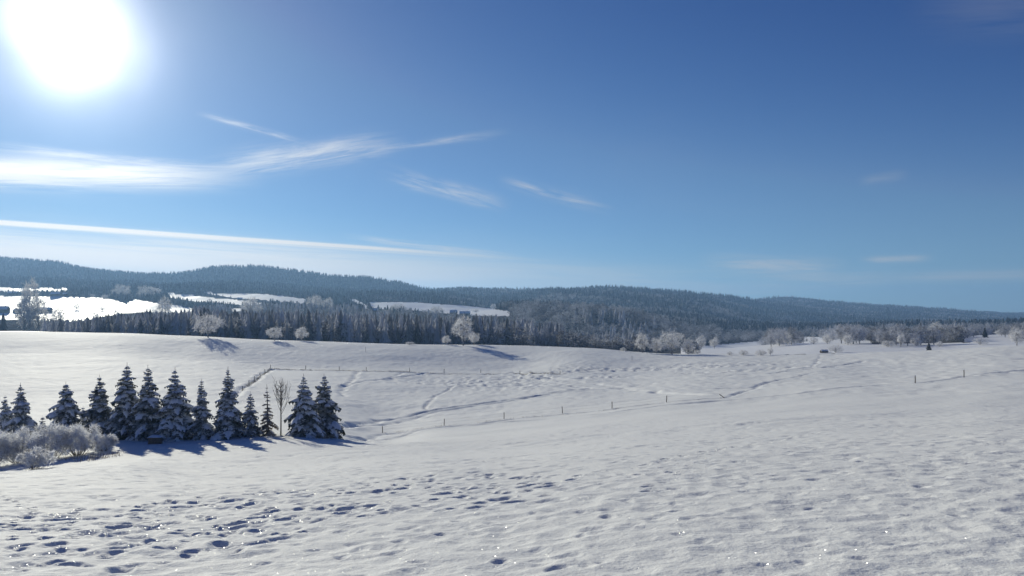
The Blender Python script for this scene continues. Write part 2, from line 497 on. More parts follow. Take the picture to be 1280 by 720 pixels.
M = {
    'snow': m_snow(),
    'land': m_land(),
    'needle': m_leafy("spruce_needles", (0.045, 0.058, 0.05), (0.09, 0.105, 0.09), (0.55, 0.57, 0.60), 0.33, 0.74, 2.0, 0.25),
    'pad': m_simple("bough_snow", (0.74, 0.76, 0.80), (0.84, 0.85, 0.88), 4.0, 0.7, 0.5, 0.03),
    'bark': m_simple("bark", (0.05, 0.04, 0.033), (0.12, 0.10, 0.085), 9.0, 0.9, 0.8, 0.02),
    'rimebark': m_simple("rimed_bark", (0.13, 0.115, 0.10), (0.42, 0.42, 0.43), 3.0, 0.9, 0.6, 0.02),
    'rime': m_leafy("rimed_twigs", (0.30, 0.27, 0.24), (0.46, 0.44, 0.42), (0.78, 0.78, 0.79), 0.24, 0.54, 0.8, 0.45),
    'rimebush': m_leafy("rimed_bush_twigs", (0.34, 0.30, 0.26), (0.52, 0.50, 0.47), (0.84, 0.85, 0.87), 0.22, 0.52, 1.1, 0.5),
    'barebark': m_simple("bare_twigs", (0.10, 0.08, 0.065), (0.24, 0.21, 0.18), 5.0, 0.9, 0.3, 0.01),
    'larch': m_leafy("rimed_larch_twigs", (0.15, 0.11, 0.075), (0.26, 0.21, 0.16), (0.66, 0.66, 0.68), 0.4, 0.7, 3.0, 0.25),
    'farneedle': m_leafy("far_spruce_needles", (0.04, 0.05, 0.048), (0.09, 0.10, 0.095), (0.42, 0.43, 0.46), 0.34, 0.80, 0.35, 0.1, 0.35),
    'beltneedle': m_leafy("rimed_wood_needles", (0.10, 0.11, 0.115), (0.20, 0.21, 0.22), (0.72, 0.73, 0.77), 0.22, 0.66, 0.35, 0.3, 0.25),
    'farrime': m_leafy("far_rimed_twigs", (0.16, 0.16, 0.172), (0.27, 0.27, 0.29), (0.60, 0.61, 0.64), 0.30, 0.67, 0.4, 0.25, 0.35),
    'lilac': m_leafy("grey_rimed_twigs", (0.19, 0.19, 0.20), (0.32, 0.32, 0.34), (0.64, 0.65, 0.69), 0.28, 0.64, 0.5, 0.25, 0.3),
    'wood': m_simple("weathered_wood", (0.09, 0.07, 0.055), (0.20, 0.17, 0.14), 12.0, 0.85, 0.5, 0.01),
    'plaster': m_simple("house_plaster", (0.42, 0.40, 0.37), (0.55, 0.53, 0.49), 0.6, 0.9, 0.2, 0.02),
    'darkwall': m_simple("barn_boards", (0.05, 0.042, 0.038), (0.085, 0.07, 0.06), 0.8, 0.9, 0.3, 0.02),
    'glass': m_simple("window_glass", (0.03, 0.035, 0.04), (0.05, 0.055, 0.065), 1.0, 0.15, 0.0, 0.01, 0.5),
    'tile': m_simple("roof_tile", (0.06, 0.045, 0.04), (0.10, 0.08, 0.07), 2.0, 0.85, 0.3, 0.02),
    'straw': m_simple("dry_grass", (0.20, 0.155, 0.09), (0.36, 0.29, 0.18), 3.0, 0.9, 0.0, 0.01),
    'wire': m_simple("frosted_wire", (0.25, 0.25, 0.26), (0.5, 0.5, 0.52), 2.0, 0.6, 0.0, 0.01),
}

# ------------------------------------------------------------------ object helpers
def mesh_np(name, V, Fq, material, smooth=True):
    me = bpy.data.meshes.new(name)
    V = np.asarray(V, np.float32)
    Fq = np.asarray(Fq, np.int32)
    nf, k = Fq.shape
    me.vertices.add(len(V))
    me.vertices.foreach_set('co', V.ravel())
    me.loops.add(nf * k)
    me.loops.foreach_set('vertex_index', Fq.ravel())
    me.polygons.add(nf)
    me.polygons.foreach_set('loop_start', np.arange(0, nf * k, k, dtype=np.int32))
    me.polygons.foreach_set('use_smooth', np.full(nf, smooth))
    me.materials.append(material)
    me.update(calc_edges=True)
    return me


class MB:
    def __init__(s):
        s.v, s.f = [], []

    def tri(s, a, b, c):
        i = len(s.v)
        s.v += [a, b, c]
        s.f.append((i, i + 1, i + 2))

    def tube(s, pts, rads, n=5, cap=True):
        i0 = len(s.v)
        m = len(pts)
        for k in range(m):
            p = Vector(pts[k])
            d = (Vector(pts[min(k + 1, m - 1)]) - Vector(pts[max(k - 1, 0)])).normalized()
            a = d.orthogonal().normalized() if abs(d.z) < 0.95 else Vector((1, 0, 0))
            a = (a - d * a.dot(d)).normalized()
            b = d.cross(a)
            for j in range(n):
                w = 2 * math.pi * j / n
                s.v.append(tuple(p + (a * math.cos(w) + b * math.sin(w)) * rads[k]))
        for k in range(m - 1):
            for j in range(n):
                q, r_ = i0 + k * n + j, i0 + k * n + (j + 1) % n
                s.f.append((q, r_, r_ + n))
                s.f.append((q, r_ + n, q + n))
        if cap:
            for base in (i0, i0 + (m - 1) * n):
                for j in range(1, n - 1):
                    s.f.append((base, base + j, base + j + 1))

    def box(s, x0, y0, z0, x1, y1, z1):
        i = len(s.v)
        s.v += [(x0, y0, z0), (x1, y0, z0), (x1, y1, z0), (x0, y1, z0), (x0, y0, z1), (x1, y0, z1), (x1, y1, z1), (x0, y1, z1)]
        for a, b, c, d in ((0, 3, 2, 1), (4, 5, 6, 7), (0, 1, 5, 4), (1, 2, 6, 5), (2, 3, 7, 6), (3, 0, 4, 7)):
            s.f += [(i + a, i + b, i + c), (i + a, i + c, i + d)]

    def mesh(s, name, material, smooth=False):
        return mesh_np(name, s.v, s.f, material, smooth)


def ob(name, me, parent=None):
    o = bpy.data.objects.new(name, me)
    COL.objects.link(o)
    if parent is not None:
        o.parent = parent
    return o


def tag(o, label=None, cat=None, group=None, kind=None):
    for k, v in (('label', label), ('category', cat), ('group', group), ('kind', kind)):
        if v:
            o[k] = v
    return o


def thing(name, loc, label, cat, group=None, rz=0.0, sc=(1, 1, 1)):
    o = bpy.data.objects.new(name, None)
    o.empty_display_size = 0.5
    COL.objects.link(o)
    o.location = loc
    o.rotation_euler = (0, 0, rz)
    o.scale = sc
    return tag(o, label, cat, group)


# ------------------------------------------------------------------ the snow cover: hollows, tracks, ripples
HOL = []          # x, y, radius, depth


def px_in(poly, x, y):
    c = np.zeros(np.shape(x), bool)
    n = len(poly)
    for i in range(n):
        (x0, y0), (x1, y1) = poly[i], poly[(i + 1) % n]
        if y0 == y1:
            continue
        s_ = ((y0 > y) != (y1 > y)) & (x < (x1 - x0) * (y - y0) / (y1 - y0) + x0)
        c ^= s_
    return c


rh = random.Random(3)


def sprinkle(poly, n, r0, r1, d0, d1, Ymax=75):
    """hollows spread evenly over the ground inside an outlined patch of the field"""
    pts = np.array([hit(a, b)[:2] for a, b in poly])
    x0, y0 = pts.min(0)
    x1, y1 = pts.max(0)
    pl = [tuple(p) for p in pts]
    k = tries = 0
    while k < n and tries < n * 60:
        tries += 1
        x, y = rh.uniform(x0, x1), rh.uniform(y0, y1)
        if y < Ymax and bool(px_in(pl, np.array(x), np.array(y))):
            r = r0 + (r1 - r0) * rh.random() ** 2
            HOL.append((x, y, r, (d0 + (d1 - d0) * rh.random()) * (0.6 + 0.4 * r / r1)))
            k += 1


# trampled patch at the lower left, thinning out to the right
sprinkle([(-40, 645), (150, 632), (330, 612), (430, 612), (425, 650), (320, 684), (150, 712), (-40, 718)], 400, 0.08, 0.20, 0.045, 0.11)
sprinkle([(60, 640), (330, 625), (300, 668), (120, 690)], 18, 0.17, 0.30, 0.08, 0.15)
sprinkle([(420, 606), (560, 590), (700, 588), (690, 625), (560, 640), (430, 655)], 120, 0.10, 0.24, 0.05, 0.14)
# lone dents everywhere
for i in range(5600):
    Y = 6 + 60 * rh.random() ** 1.3
    X = rh.uniform(-0.72, 0.72) * Y
    r = rh.uniform(0.10, 0.30)
    HOL.append((X, Y, r, rh.choice((0.014, 0.022, 0.03, 0.036, 0.049)) * min(1.0, .6 + Y / 40)))
for px, py, r, d in ((552, 667, .16, .13), (626, 701, .17, .12), (695, 709, .20, .15), (751, 701, .13, .10), (522, 703, .16, .10), (614, 654, .17, .08),
                     (667, 641, .15, .10), (845, 637, .19, .11), (1066, 622, .22, .13), (1014, 634, .18, .10), (1077, 578, .18, .12), (1261, 626, .16, .08),
                     (1105, 573, .2, .1), (960, 660, .16, .07), (880, 676, .15, .07), (1030, 655, .16, .06), (480, 641, .2, .12), (140, 668, .34, .26), (190, 657, .36, .28),
                     (60, 662, .3, .2), (235, 690, .2, .14), (106, 705, .22, .16), (365, 655, .22, .12), (250, 648, .3, .2), (293, 665, .25, .18)):
    x, y, z = hit(px, py)
    HOL.append((x, y, r * .65, d * .42))


def walk(P, step, r, d, jit=0.1):
    """a line of footprints"""
    W3 = hits(P)
    side = 1
    for a, b in zip(W3[:-1], W3[1:]):
        L = math.hypot(b[0] - a[0], b[1] - a[1])
        n = max(1, int(L / step))
        for k in range(n):
            t = (k + 0.5) / n
            nx, ny = -(b[1] - a[1]) / L, (b[0] - a[0]) / L
            side = -side
            HOL.append((a[0] + (b[0] - a[0]) * t + nx * side * jit + rh.uniform(-.06, .06), a[1] + (b[1] - a[1]) * t + ny * side * jit + rh.uniform(-.06, .06),
                        r * rh.uniform(.8, 1.2), d * rh.uniform(.7, 1.2)))


walk([(-10, 618), (22, 628), (40, 636), (30, 648), (8, 660)], 0.32, 0.075, 0.09, 0.07)
walk([(700, 598), (800, 583), (875, 566), (1025, 540)], 0.7, 0.13, 0.10, 0.12)
walk([(430, 650), (560, 622), (700, 600), (860, 590)], 0.7, 0.13, 0.09, 0.12)
walk([(640, 716), (760, 640), (830, 600), (900, 560)], 0.75, 0.12, 0.05, 0.12)
HOL = np.array(HOL)

# trodden lines across the farther field: (points in the photograph, half width m, depth m)
TR = [
    ([(425, 549), (478, 543), (555, 534), (640, 524), (703, 518), (765, 512), (833, 503), (906, 497), (940, 487), (950, 481), (975, 475), (1010, 468)], 0.5, 0.15),
    ([(425, 545), (520, 539), (640, 527), (765, 516), (900, 501), (1000, 492), (1100, 482)], 0.5, 0.14),
    ([(425, 533), (475, 526), (535, 514), (620, 502), (707, 490), (740, 486), (775, 486), (815, 489), (880, 494)], 0.7, 0.28),
    ([(430, 531), (540, 516), (640, 501), (720, 487)], 0.8, 0.18),
    ([(530, 512), (545, 495), (565, 485), (587, 474)], 0.35, 0.18),
    ([(430, 482), (460, 476), (507, 471), (537, 465)], 0.7, 0.26),
    ([(427, 496), (430, 482), (445, 470), (447, 464)], 0.7, 0.22),
    ([(492, 472), (503, 466)], 0.6, 0.22),
    ([(338, 462), (424, 464), (512, 466), (640, 467), (760, 468)], 0.6, 0.30),
    ([(338, 462), (325, 470), (303, 487), (280, 505)], 0.7, 0.30),
    ([(640, 465), (700, 474), (760, 482), (800, 486)], 0.8, 0.22),
    ([(560, 465), (640, 469), (700, 480), (750, 486)], 0.8, 0.18),
    ([(760, 470), (880, 472), (915, 469), (960, 467), (1077, 452)], 0.7, 0.22),
    ([(1014, 461), (1022, 452), (1027, 443)], 0.35, 0.13),
    ([(930, 462), (1000, 462), (1090, 456)], 0.6, 0.14),
    ([(900, 486), (1050, 478), (1144, 479), (1205, 471), (1290, 462)], 0.5, 0.14),
]
TRW = [(np.array([p[:2] for p in hits(P)]), w, d) for P, w, d in TR]


def seg_dist(x, y, A, B):
    ax, ay = A
    dx, dy = B[0] - ax, B[1] - ay
    t = np.clip(((x - ax) * dx + (y - ay) * dy) / (dx * dx + dy * dy), 0, 1)
    return np.hypot(x - ax - t * dx, y - ay - t * dy)


ROUGH = [tuple(p[:2]) for p in hits([(560, 452), (700, 449), (930, 455), (1050, 462), (960, 474), (800, 484), (700, 482), (600, 466)])]
ROUGHC = np.mean(np.array(ROUGH), 0)

# ------------------------------------------------------------------ ground sheets (polar, fine where near)
def spaced(r0, r1, s0, s1):
    o, r = [], r0
    while r < r1:
        o.append(r)
        r += s0 + (s1 - s0) * (r - r0) / (r1 - r0)
    return o


rr = ([1.0, 1.8, 2.8, 4.0, 5.0, 6.0, 6.8] + spaced(7.4, 14, 0.04, 0.055) + spaced(14, 48, 0.055, 0.17) + spaced(48, 130, 0.2, 0.65) + spaced(130, 390, 0.65, 1.2))
NEAR_N = len(rr)
rr += spaced(392, 1200, 8, 20) + spaced(1200, 2600, 20, 40) + spaced(2600, 9700, 40, 220) + [9700.0]
rr = np.array(rr)
fine = np.radians(np.arange(-37.5, 37.51, 0.125))
side = np.radians(np.concatenate([np.arange(38.5, 60, 1.5), np.arange(60, 300, 6.0), np.arange(300, 321.6, 1.5)]))
az = np.concatenate([fine, side])
NA = len(az)
AZ, RR = np.meshgrid(az, rr)
X, Yg = np.sin(AZ) * RR, np.cos(AZ) * RR
Z = land(X, Yg)
R = RR
nearw = 1 - sm(300, 420, R)
# wind ripples and dimples
Z += nearw * np.clip(0.75 + 1.3 * fbm(X / 9.0 + Yg / 20, Yg / 7.0, 3, 71), 0.2, 1.7) * (fbm(X / 2.6 + Yg / 9, Yg / 1.7, 3, 21) * 0.08 * (1 - sm(30, 120, R) * 0.35)
              + fbm(X / 0.75 + Yg / 3, Yg / 0.5, 3, 31) * 0.028 * (1 - sm(25, 70, R)))
Z += nearw * sm(60, 110, R) * fbm(X / 1.5, Yg / 2.6, 2, 91) * 0.12 * np.clip(0.4 + 1.5 * fbm(X / 26, Yg / 20, 2, 92), 0.15, 1.2)
rg = 1 - sm(0, 60, np.hypot((X - ROUGHC[0]) / 1.5, Yg - ROUGHC[1]))
Z += nearw * fbm(X / 1.3, Yg / 2.4, 3, 41) * sm(90, 160, R) * (0.13 + 0.62 * rg * sm(-0.1, 0.2, fbm(X / 30, Yg / 14, 2, 44)))
mid = (R > 70) & (R < 390) & (np.abs(AZ) < 0.66)
mx_, my_ = X[mid], Yg[mid]
dz_ = np.zeros(mx_.shape)
for P, w, d in TRW:
    dm = np.full(mx_.shape, 1e9)
    for A, B in zip(P[:-1], P[1:]):
        lo, hi = np.minimum(A, B) - 6, np.maximum(A, B) + 6
        k = (mx_ > lo[0]) & (mx_ < hi[0]) & (my_ > lo[1]) & (my_ < hi[1])
        if k.any():
            dm[k] = np.minimum(dm[k], seg_dist(mx_[k] + fbm(mx_[k] / 5, my_[k] / 5, 2, 5) * 1.2, my_[k], A, B))
    k = dm < 6
    br = 0.45 + 1.1 * np.clip(fbm(mx_[k] / 1.6, my_[k] / 2.2, 2, 77) + 0.45, 0, 1)
    dz_[k] -= 1.3 * d * br * np.exp(-(dm[k] / w) ** 2) - d * 0.25 * np.exp(-((dm[k] - 2.2 * w) / w) ** 2)
Z[mid] += dz_
Zn = Z[:NEAR_N]
Hd = np.zeros_like(Zn)
Hu = np.zeros_like(Zn)
lr = rr[:NEAR_N]
for x, y, r, d in HOL:
    q = math.hypot(x, y)
    a = math.atan2(x, y)
    i0, i1 = np.searchsorted(lr, q - 2.4 * r), np.searchsorted(lr, q + 2.4 * r)
    da = 2.4 * r / q
    j0, j1 = np.searchsorted(fine, a - da), np.searchsorted(fine, a + da)
    if i1 <= i0 or j1 <= j0:
        continue
    xx, yy = X[i0:i1, j0:j1] - x, Yg[i0:i1, j0:j1] - y
    th = (x * 12.9 + y * 7.7) % 3.14
    c_, s_ = math.cos(th), math.sin(th)
    e = np.hypot((xx * c_ + yy * s_) / (r * 1.2), (-xx * s_ + yy * c_) / (r * 0.85))
    Hd[i0:i1, j0:j1] = np.minimum(Hd[i0:i1, j0:j1], -d * np.exp(-e ** (2 if d < 0.05 else 3)))
    Hu[i0:i1, j0:j1] = np.maximum(Hu[i0:i1, j0:j1], 0.22 * d * np.exp(-((e - 1.45) / 0.38) ** 2))
Zn += Hd + Hu * np.clip(1 + Hd / 0.04, 0, 1)

FIELDS = [   # open snow between the far woods, outlined as the photograph shows it
    [(-200, 368), (25, 370), (115, 372), (140, 374), (158, 380), (168, 374), (195, 379), (215, 381), (243, 386), (240, 392), (185, 390), (150, 392), (110, 400), (85, 402), (40, 400), (-200, 398)],
    [(-200, 357), (85, 361), (84, 364.5), (-200, 363)],
    [(210, 366), (255, 371), (300, 375), (345, 381), (300, 381), (240, 376.5), (212, 372)],
    [(248, 365.5), (330, 367.5), (384, 374), (380, 380.5), (330, 375), (290, 372)],
    [(290, 385), (318, 386), (318, 390), (290, 389)],
    [(460, 377.5), (520, 378), (600, 384), (636, 389), (636, 395), (600, 395), (560, 392), (500, 387), (466, 386)],
    [(436, 374), (444, 374), (462, 384), (458, 386)],
    [(390, 379), (430, 382), (430, 384), (388, 382)],
    [(795, 408), (822, 416), (818, 417), (790, 410)],
    [(1115, 418), (1160, 414.5), (1180, 416), (1170, 422), (1125, 421)],
    [(850, 435), (1000, 422), (1090, 424), (1090, 441), (850, 446)],
    [(990, 421), (1012, 421), (1080, 423), (1080, 426), (990, 425)],
    [(1080, 430), (1300, 427), (1300, 446), (1080, 446)],
    [(1205, 420), (1262, 417), (1290, 428), (1205, 428)],
]
PXv, PYv = CX + F * X / np.maximum(Yg, 1), HY - F * Z / np.maximum(Yg, 1)
forest = np.ones(X.shape, np.float32)
forest[R < 405] = 0
for P in FIELDS:
    forest[px_in(P, PXv, PYv) & (Yg > 0)] = 0
forest[(np.abs(AZ) > 0.66) & (R < 1500)] = 0
Z -= forest * 0.0

V = np.stack([X, Yg, Z], -1)


def sheet(name, i0, i1, material, inner=False):
    n = i1 - i0
    v = V[i0:i1].reshape(-1, 3)
    idx = np.arange(n * NA).reshape(n, NA)
    a = idx[:-1]
    b = idx[1:]
    q = np.stack([a, b, np.roll(b, -1, 1), np.roll(a, -1, 1)], -1).reshape(-1, 4)[:, ::-1]
    me = mesh_np(name, v, q, material)
    at_ = me.attributes.new('forest', 'FLOAT', 'POINT')
    at_.data.foreach_set('value', forest[i0:i1].ravel())
    o = ob(name, me)
    return o


MIDI = int(np.searchsorted(rr, 2600))
tag(sheet('snowy_field', 0, NEAR_N, M['snow']), 'wide white snow field with footprints sloping away in the foreground', None, None, 'structure')
tag(sheet('valley', NEAR_N - 1, MIDI, M['land']), 'valley floor with snowy fields between the woods', None, None, 'structure')
tag(sheet('hills', MIDI - 1, len(rr), M['land']), 'long low wooded hills along the horizon', None, None, 'structure')


def is_forest(x, y):
    """land cover looked up by bearing and distance"""
    r = math.hypot(x, y)
    i = min(int(np.searchsorted(rr, r)), len(rr) - 1)
    j = min(int(np.searchsorted(fine, math.atan2(x, y))), len(fine) - 1)
    return forest[i, j] > 0.5


def ground(x, y):
    """height of the built sheet, hollows included"""
    r, a = math.hypot(x, y), math.atan2(x, y)
    i = min(max(int(np.searchsorted(rr, r)), 1), len(rr) - 1)
    j = min(max(int(np.searchsorted(fine, a)), 1), len(fine) - 1)
    f = (r - rr[i - 1]) / (rr[i] - rr[i - 1])
    g = (a - fine[j - 1]) / (fine[j] - fine[j - 1])
    return float((Z[i - 1, j - 1] * (1 - g) + Z[i - 1, j] * g) * (1 - f) + (Z[i, j - 1] * (1 - g) + Z[i, j] * g) * f)


# ------------------------------------------------------------------ tree makers
def spruce_meshes(seed, H, Wd, snow=0.8, full=1.0, needle='needle', low=0.05, whorl=0.2):
    r = random.Random(seed)
    tr, cr, sn = MB(), MB(), MB()
    lean = r.uniform(-.035, .035)
    tr.tube([(0, 0, -0.35), (lean * H * .3, 0, H * .4), (lean * H * .7, 0, H * .8), (lean * H, 0, H)], [0.024 * H, 0.017 * H, 0.006 * H, 0.002 * H], 6)
    nw = max(9, int(H / whorl))
    Wd *= 1.38
    bulge = r.uniform(0.72, 1.05)
    hang_, arch, tier = r.uniform(.5, .95), r.uniform(-.16, .14), r.uniform(.06, .22)
    for i in range(nw):
        f = (i + r.uniform(-.3, .3)) / nw
        f = min(max(f, 0), 0.985)
        hz = H * (low + (0.97 - low) * f)
        Lm = Wd / 2 * (1 - f) ** bulge * (0.9 + tier * math.sin(i * 2.1 + seed) + tier * math.sin(i * .9 + seed * 2)) + 0.07
        nb_ = max(5, int((11 - 5 * f) * full))
        a0 = r.uniform(0, 6.28)
        for b in range(nb_):
            a = a0 + 6.283 * b / nb_ + r.uniform(-.35, .35)
            L = Lm * r.uniform(0.55, 1.2)
            el = arch - .1 + 0.65 * f + r.uniform(-.18, .18)
            dr = hang_ * (1.0 - 0.6 * f) * r.uniform(0.6, 1.35)
            ca, sa = math.cos(a), math.sin(a)
            K = 5
            cen, wid = [], []
            for j in range(K + 1):
                t = j / K
                d = L * t
                z = hz + d * math.tan(el) * 0.8 - dr * L * t * t + 0.16 * L * max(0, t - .7)
                cen.append(Vector((lean * hz + ca * d, sa * d, z)))
                wid.append(L * 0.38 * math.sin(math.pi * min(1, 0.16 + 0.84 * t)) ** 0.8 * r.uniform(.75, 1.2) + 0.03)
            s_ = Vector((-sa, ca, 0))
            fwd = Vector((ca, sa, 0))
            for j in range(K):
                w = wid[j]
                for sg in (-1, 1):
                    tip = cen[j] + s_ * sg * w + fwd * w * r.uniform(.3, .7) + Vector((0, 0, -w * r.uniform(.25, .6)))
                    cr.tri(tuple(cen[j]), tuple(cen[j + 1]), tuple(tip))
                    tip2 = (cen[j] + cen[j + 1]) / 2 + s_ * sg * w * .45 + Vector((0, 0, -w * r.uniform(.5, 1.0)))
                    cr.tri(tuple(cen[j] + s_ * sg * w * .5 + Vector((0, 0, -.15 * w))), tuple(cen[j + 1]), tuple(tip2))
                hang = (cen[j] + cen[j + 1]) / 2 + Vector((r.uniform(-.03, .03), r.uniform(-.03, .03), -w * r.uniform(.5, 1.0)))
                cr.tri(tuple(cen[j]), tuple(cen[j + 1]), tuple(hang))
            cr.tri(tuple(cen[K]), tuple(cen[K - 1] + s_ * .05 * L), tuple(cen[K - 1] - s_ * .05 * L))
            if r.random() < snow:
                j0 = r.choice((0, 1, 1, 2))
                j1 = r.choice((4, 5, 5))
                i0 = len(sn.v)
                for j in range(j0, j1 + 1):
                    e = 0.35 if j in (j0, j1) else 1.0
                    w = wid[j] * r.uniform(.4, .85) * e
                    th = (0.035 + 0.30 * w) * e
                    c = cen[j] + Vector((0, 0, 0.01))
                    sn.v += [tuple(c + s_ * w - Vector((0, 0, w * .42))), tuple(c + s_ * w * .55 + Vector((0, 0, th * .6))), tuple(c + Vector((0, 0, th))),
                             tuple(c - s_ * w * .55 + Vector((0, 0, th * .6))), tuple(c - s_ * w - Vector((0, 0, w * .42)))]
                for j in range(j1 - j0):
                    for k in range(4):
                        q = i0 + j * 5 + k
                        sn.f += [(q, q + 5, q + 6), (q, q + 6, q + 1)]
    return (tr.mesh('trunk', M['bark'], True), cr.mesh('crown', M[needle]), sn.mesh('snow_load', M['pad'], True) if sn.f else None)


def ico_dirs(r, n):
    out_ = []
    for i in range(n):
        z = 1 - 2 * (i + .5) / n
        a = i * 2.39996 + r.uniform(-.3, .3)
        q = math.sqrt(1 - z * z)
        out_.append(Vector((q * math.cos(a), q * math.sin(a), z)))
    return out_


def broad_meshes(seed, H, Wd, clumps=26, twigs=70, tw=0.05, low=0.18, bark='rimebark', twig='rime', trunk=True, flat=1.0, upright=0.3):
    """leafless tree full of rime: limbs running to clumps, each clump a burst of thin twigs"""
    r = random.Random(seed)
    tr, cr = MB(), MB()
    zc = H * (low + 1) / 2
    hz = H * (1 - low) / 2
    cl = []
    for d in ico_dirs(r, clumps):
        q = r.uniform(0.35, 0.86)
        if d.z < -0.55:
            q *= 0.8
        p = Vector((d.x * Wd / 2 * q, d.y * Wd / 2 * q, zc + d.z * hz * q * flat))
        cl.append((p, min(Wd, H) * r.uniform(0.13, 0.24)))
    if trunk:
        rt = 0.022 * H
        tr.tube([(0, 0, -.3), (.01 * H, 0, H * .2), (-.01 * H, .01 * H, H * .5), (0, 0, H * .78)], [rt * 1.2, rt, rt * .6, rt * .2], 6)
    for p, rad in cl:
        s0 = Vector((0, 0, max(H * 0.08, p.z * r.uniform(.3, .6)))) if trunk else Vector((p.x * .25, p.y * .25, -.1))
        md = (s0 + p) / 2 + Vector((p.x * .12, p.y * .12, -0.02 * H))
        rl = max(0.006 * H, tw * .35)
        tr.tube([tuple(s0), tuple(md), tuple(p)], [rl * 1.3, rl * .9, rl * .35], 4, False)
        for d in ico_dirs(r, twigs):
            d = (d + Vector((p.x, p.y, p.z - zc)).normalized() * .5 + Vector((0, 0, upright * r.random()))).normalized()
            l = rad * r.uniform(.5, 1.25)
            s_ = d.orthogonal().normalized()
            s_ = Matrix.Rotation(r.uniform(0, 6.28), 3, d) @ s_
            b0 = p + d * l * r.uniform(0.0, .55) + Vector((r.uniform(-1, 1), r.uniform(-1, 1), r.uniform(-1, 1))) * rad * .35
            t_ = b0 + d * l * .7 + Vector((0, 0, -.08 * l))
            w = tw * r.uniform(.6, 1.3)
            cr.tri(tuple(b0 - s_ * w), tuple(b0 + s_ * w), tuple(t_))
            if r.random() < .5:
                e = (b0 + t_) / 2
                t2 = e + (d + s_ * r.choice((-1, 1)) * .9).normalized() * l * .35
                n_ = d.cross(s_)
                cr.tri(tuple(e - n_ * w * .7), tuple(e + n_ * w * .7), tuple(t2))
    return tr.mesh('trunk', M[bark], True), cr.mesh('crown', M[twig])


def bare_meshes(seed, H, Wd):
    r = random.Random(seed)
    tr, cr = MB(), MB()
    tr.tube([(0, 0, -.3), (.02, 0, H * .3), (-.02, 0.02, H * .62), (0.02, 0, H)], [.07, .055, .035, .008], 6)
    for i in range(30):
        f = .36 + .56 * (i / 30) ** 1.1
        a = i * 2.4 + r.uniform(-.8, .8)
        L = H * (1.04 - f) * r.uniform(.45, .95)
        out = min(.85, Wd * .5 / max(L, .1)) * r.uniform(.5, 1.15)
        p0 = Vector((r.uniform(-.02, .02), 0, H * f))
        d1 = Vector((math.cos(a) * out * 1.3, math.sin(a) * out * 1.3, .75)).normalized()
        d2 = Vector((math.cos(a + .3) * out * .5, math.sin(a + .3) * out * .5, 1)).normalized()
        p1 = p0 + d1 * L * .5
        p2 = p1 + d2 * L * .5
        tr.tube([tuple(p0), tuple(p0 + d1 * L * .25 + Vector((r.uniform(-.05, .05), r.uniform(-.05, .05), 0))), tuple(p1), tuple(p2)], [.022, .017, .013, .004], 4, False)
        for k in range(r.randint(5, 13)):
            t = r.uniform(.25, 1)
            e = p0 + (p1 - p0) * (t * 2) if t < .5 else p1 + (p2 - p1) * (t * 2 - 1)
            b = e + (d2 + Vector((r.uniform(-.8, .8), r.uniform(-.8, .8), r.uniform(-.2, .5)))).normalized() * L * r.uniform(.12, .4)
            s_ = (b - e).orthogonal().normalized() * .011
            cr.tri(tuple(e - s_), tuple(e + s_), tuple(b))
            s_ = (b - e).cross(s_).normalized() * .011
            cr.tri(tuple(e - s_), tuple(e + s_), tuple(b))
    return tr.mesh('trunk', M['barebark'], True), cr.mesh('crown', M['barebark'])


def far_conifer(seed, layers=9, n=9, needle='beltneedle'):
    """unit-high forest spruce: ragged tiers"""
    r = random.Random(seed)
    cr = MB()
    wid = r.uniform(.13, .18)
    for i in range(layers):
        f = i / layers
        z0 = .06 + .94 * f
        R0 = wid * (1 - f) ** .85 * r.uniform(.85, 1.15) + .012
        top = (r.uniform(-.01, .01), r.uniform(-.01, .01), min(1.0, z0 + (1.9 / layers)))
        a0 = r.uniform(0, 6)
        for k in range(n):
            a1 = a0 + 6.283 * k / n
            a2 = a1 + 6.283 / n * r.uniform(.55, .95)
            q1, q2 = R0 * r.uniform(.65, 1.25), R0 * r.uniform(.65, 1.2)
            cr.tri(top, (q1 * math.cos(a1), q1 * math.sin(a1), z0 - r.uniform(0, .04)), (q2 * math.cos(a2), q2 * math.sin(a2), z0 - r.uniform(0, .04)))
    tr = MB()
    tr.tube([(0, 0, -.04), (0, 0, .5), (0, 0, .97)], [.012, .008, .002], 5)
    return tr.mesh('trunk', M['bark'], True), cr.mesh('crown', M[needle])


# ------------------------------------------------------------------ the row of snow-laden spruces
ROW = [  # column, top row, base row, width px, distance, snow, label, makes
    (6, 494, 549, 26, 74, .85, 'pale snow-laden spruce cut by the left edge of the photo'),
    (27, 478, 549, 34, 70, .8, 'slim snow-laden spruce with stepped boughs second from the left edge'),
    (83, 477, 548, 42, 70, .85, 'snow-laden spruce standing alone right behind the frosted bushes'),
    (126, 468, 550, 42, 70, .6, 'dark ragged snowy spruce left of the tallest one'),
    (157, 453, 552, 48, 69, .75, 'tallest snow-laden spruce in the row'),
    (186, 456, 553, 46, 68, .75, 'tall snowy spruce right behind the small snow-capped box'),
    (219, 459, 551, 52, 68, .95, 'broad spruce hung with long white snow pads just right of the snow-capped box'),
    (252, 473, 549, 28, 68, .8, 'narrow snowy spruce between two broad taller ones'),
    (285, 458, 548, 42, 68, .85, 'tall tiered snowy spruce just left of the small spruce and the bare tree'),
    (313, 489, 546, 24, 69, .85, 'small snowy spruce left of the thin see-through conifer'),
    (381, 467, 543, 48, 69, .85, 'broad snowy spruce with bare lower trunk, right of the bare tree'),
    (407, 467, 542, 40, 71, .5, 'darker snowy spruce at the right end of the row'),
]
NEARTREES = []
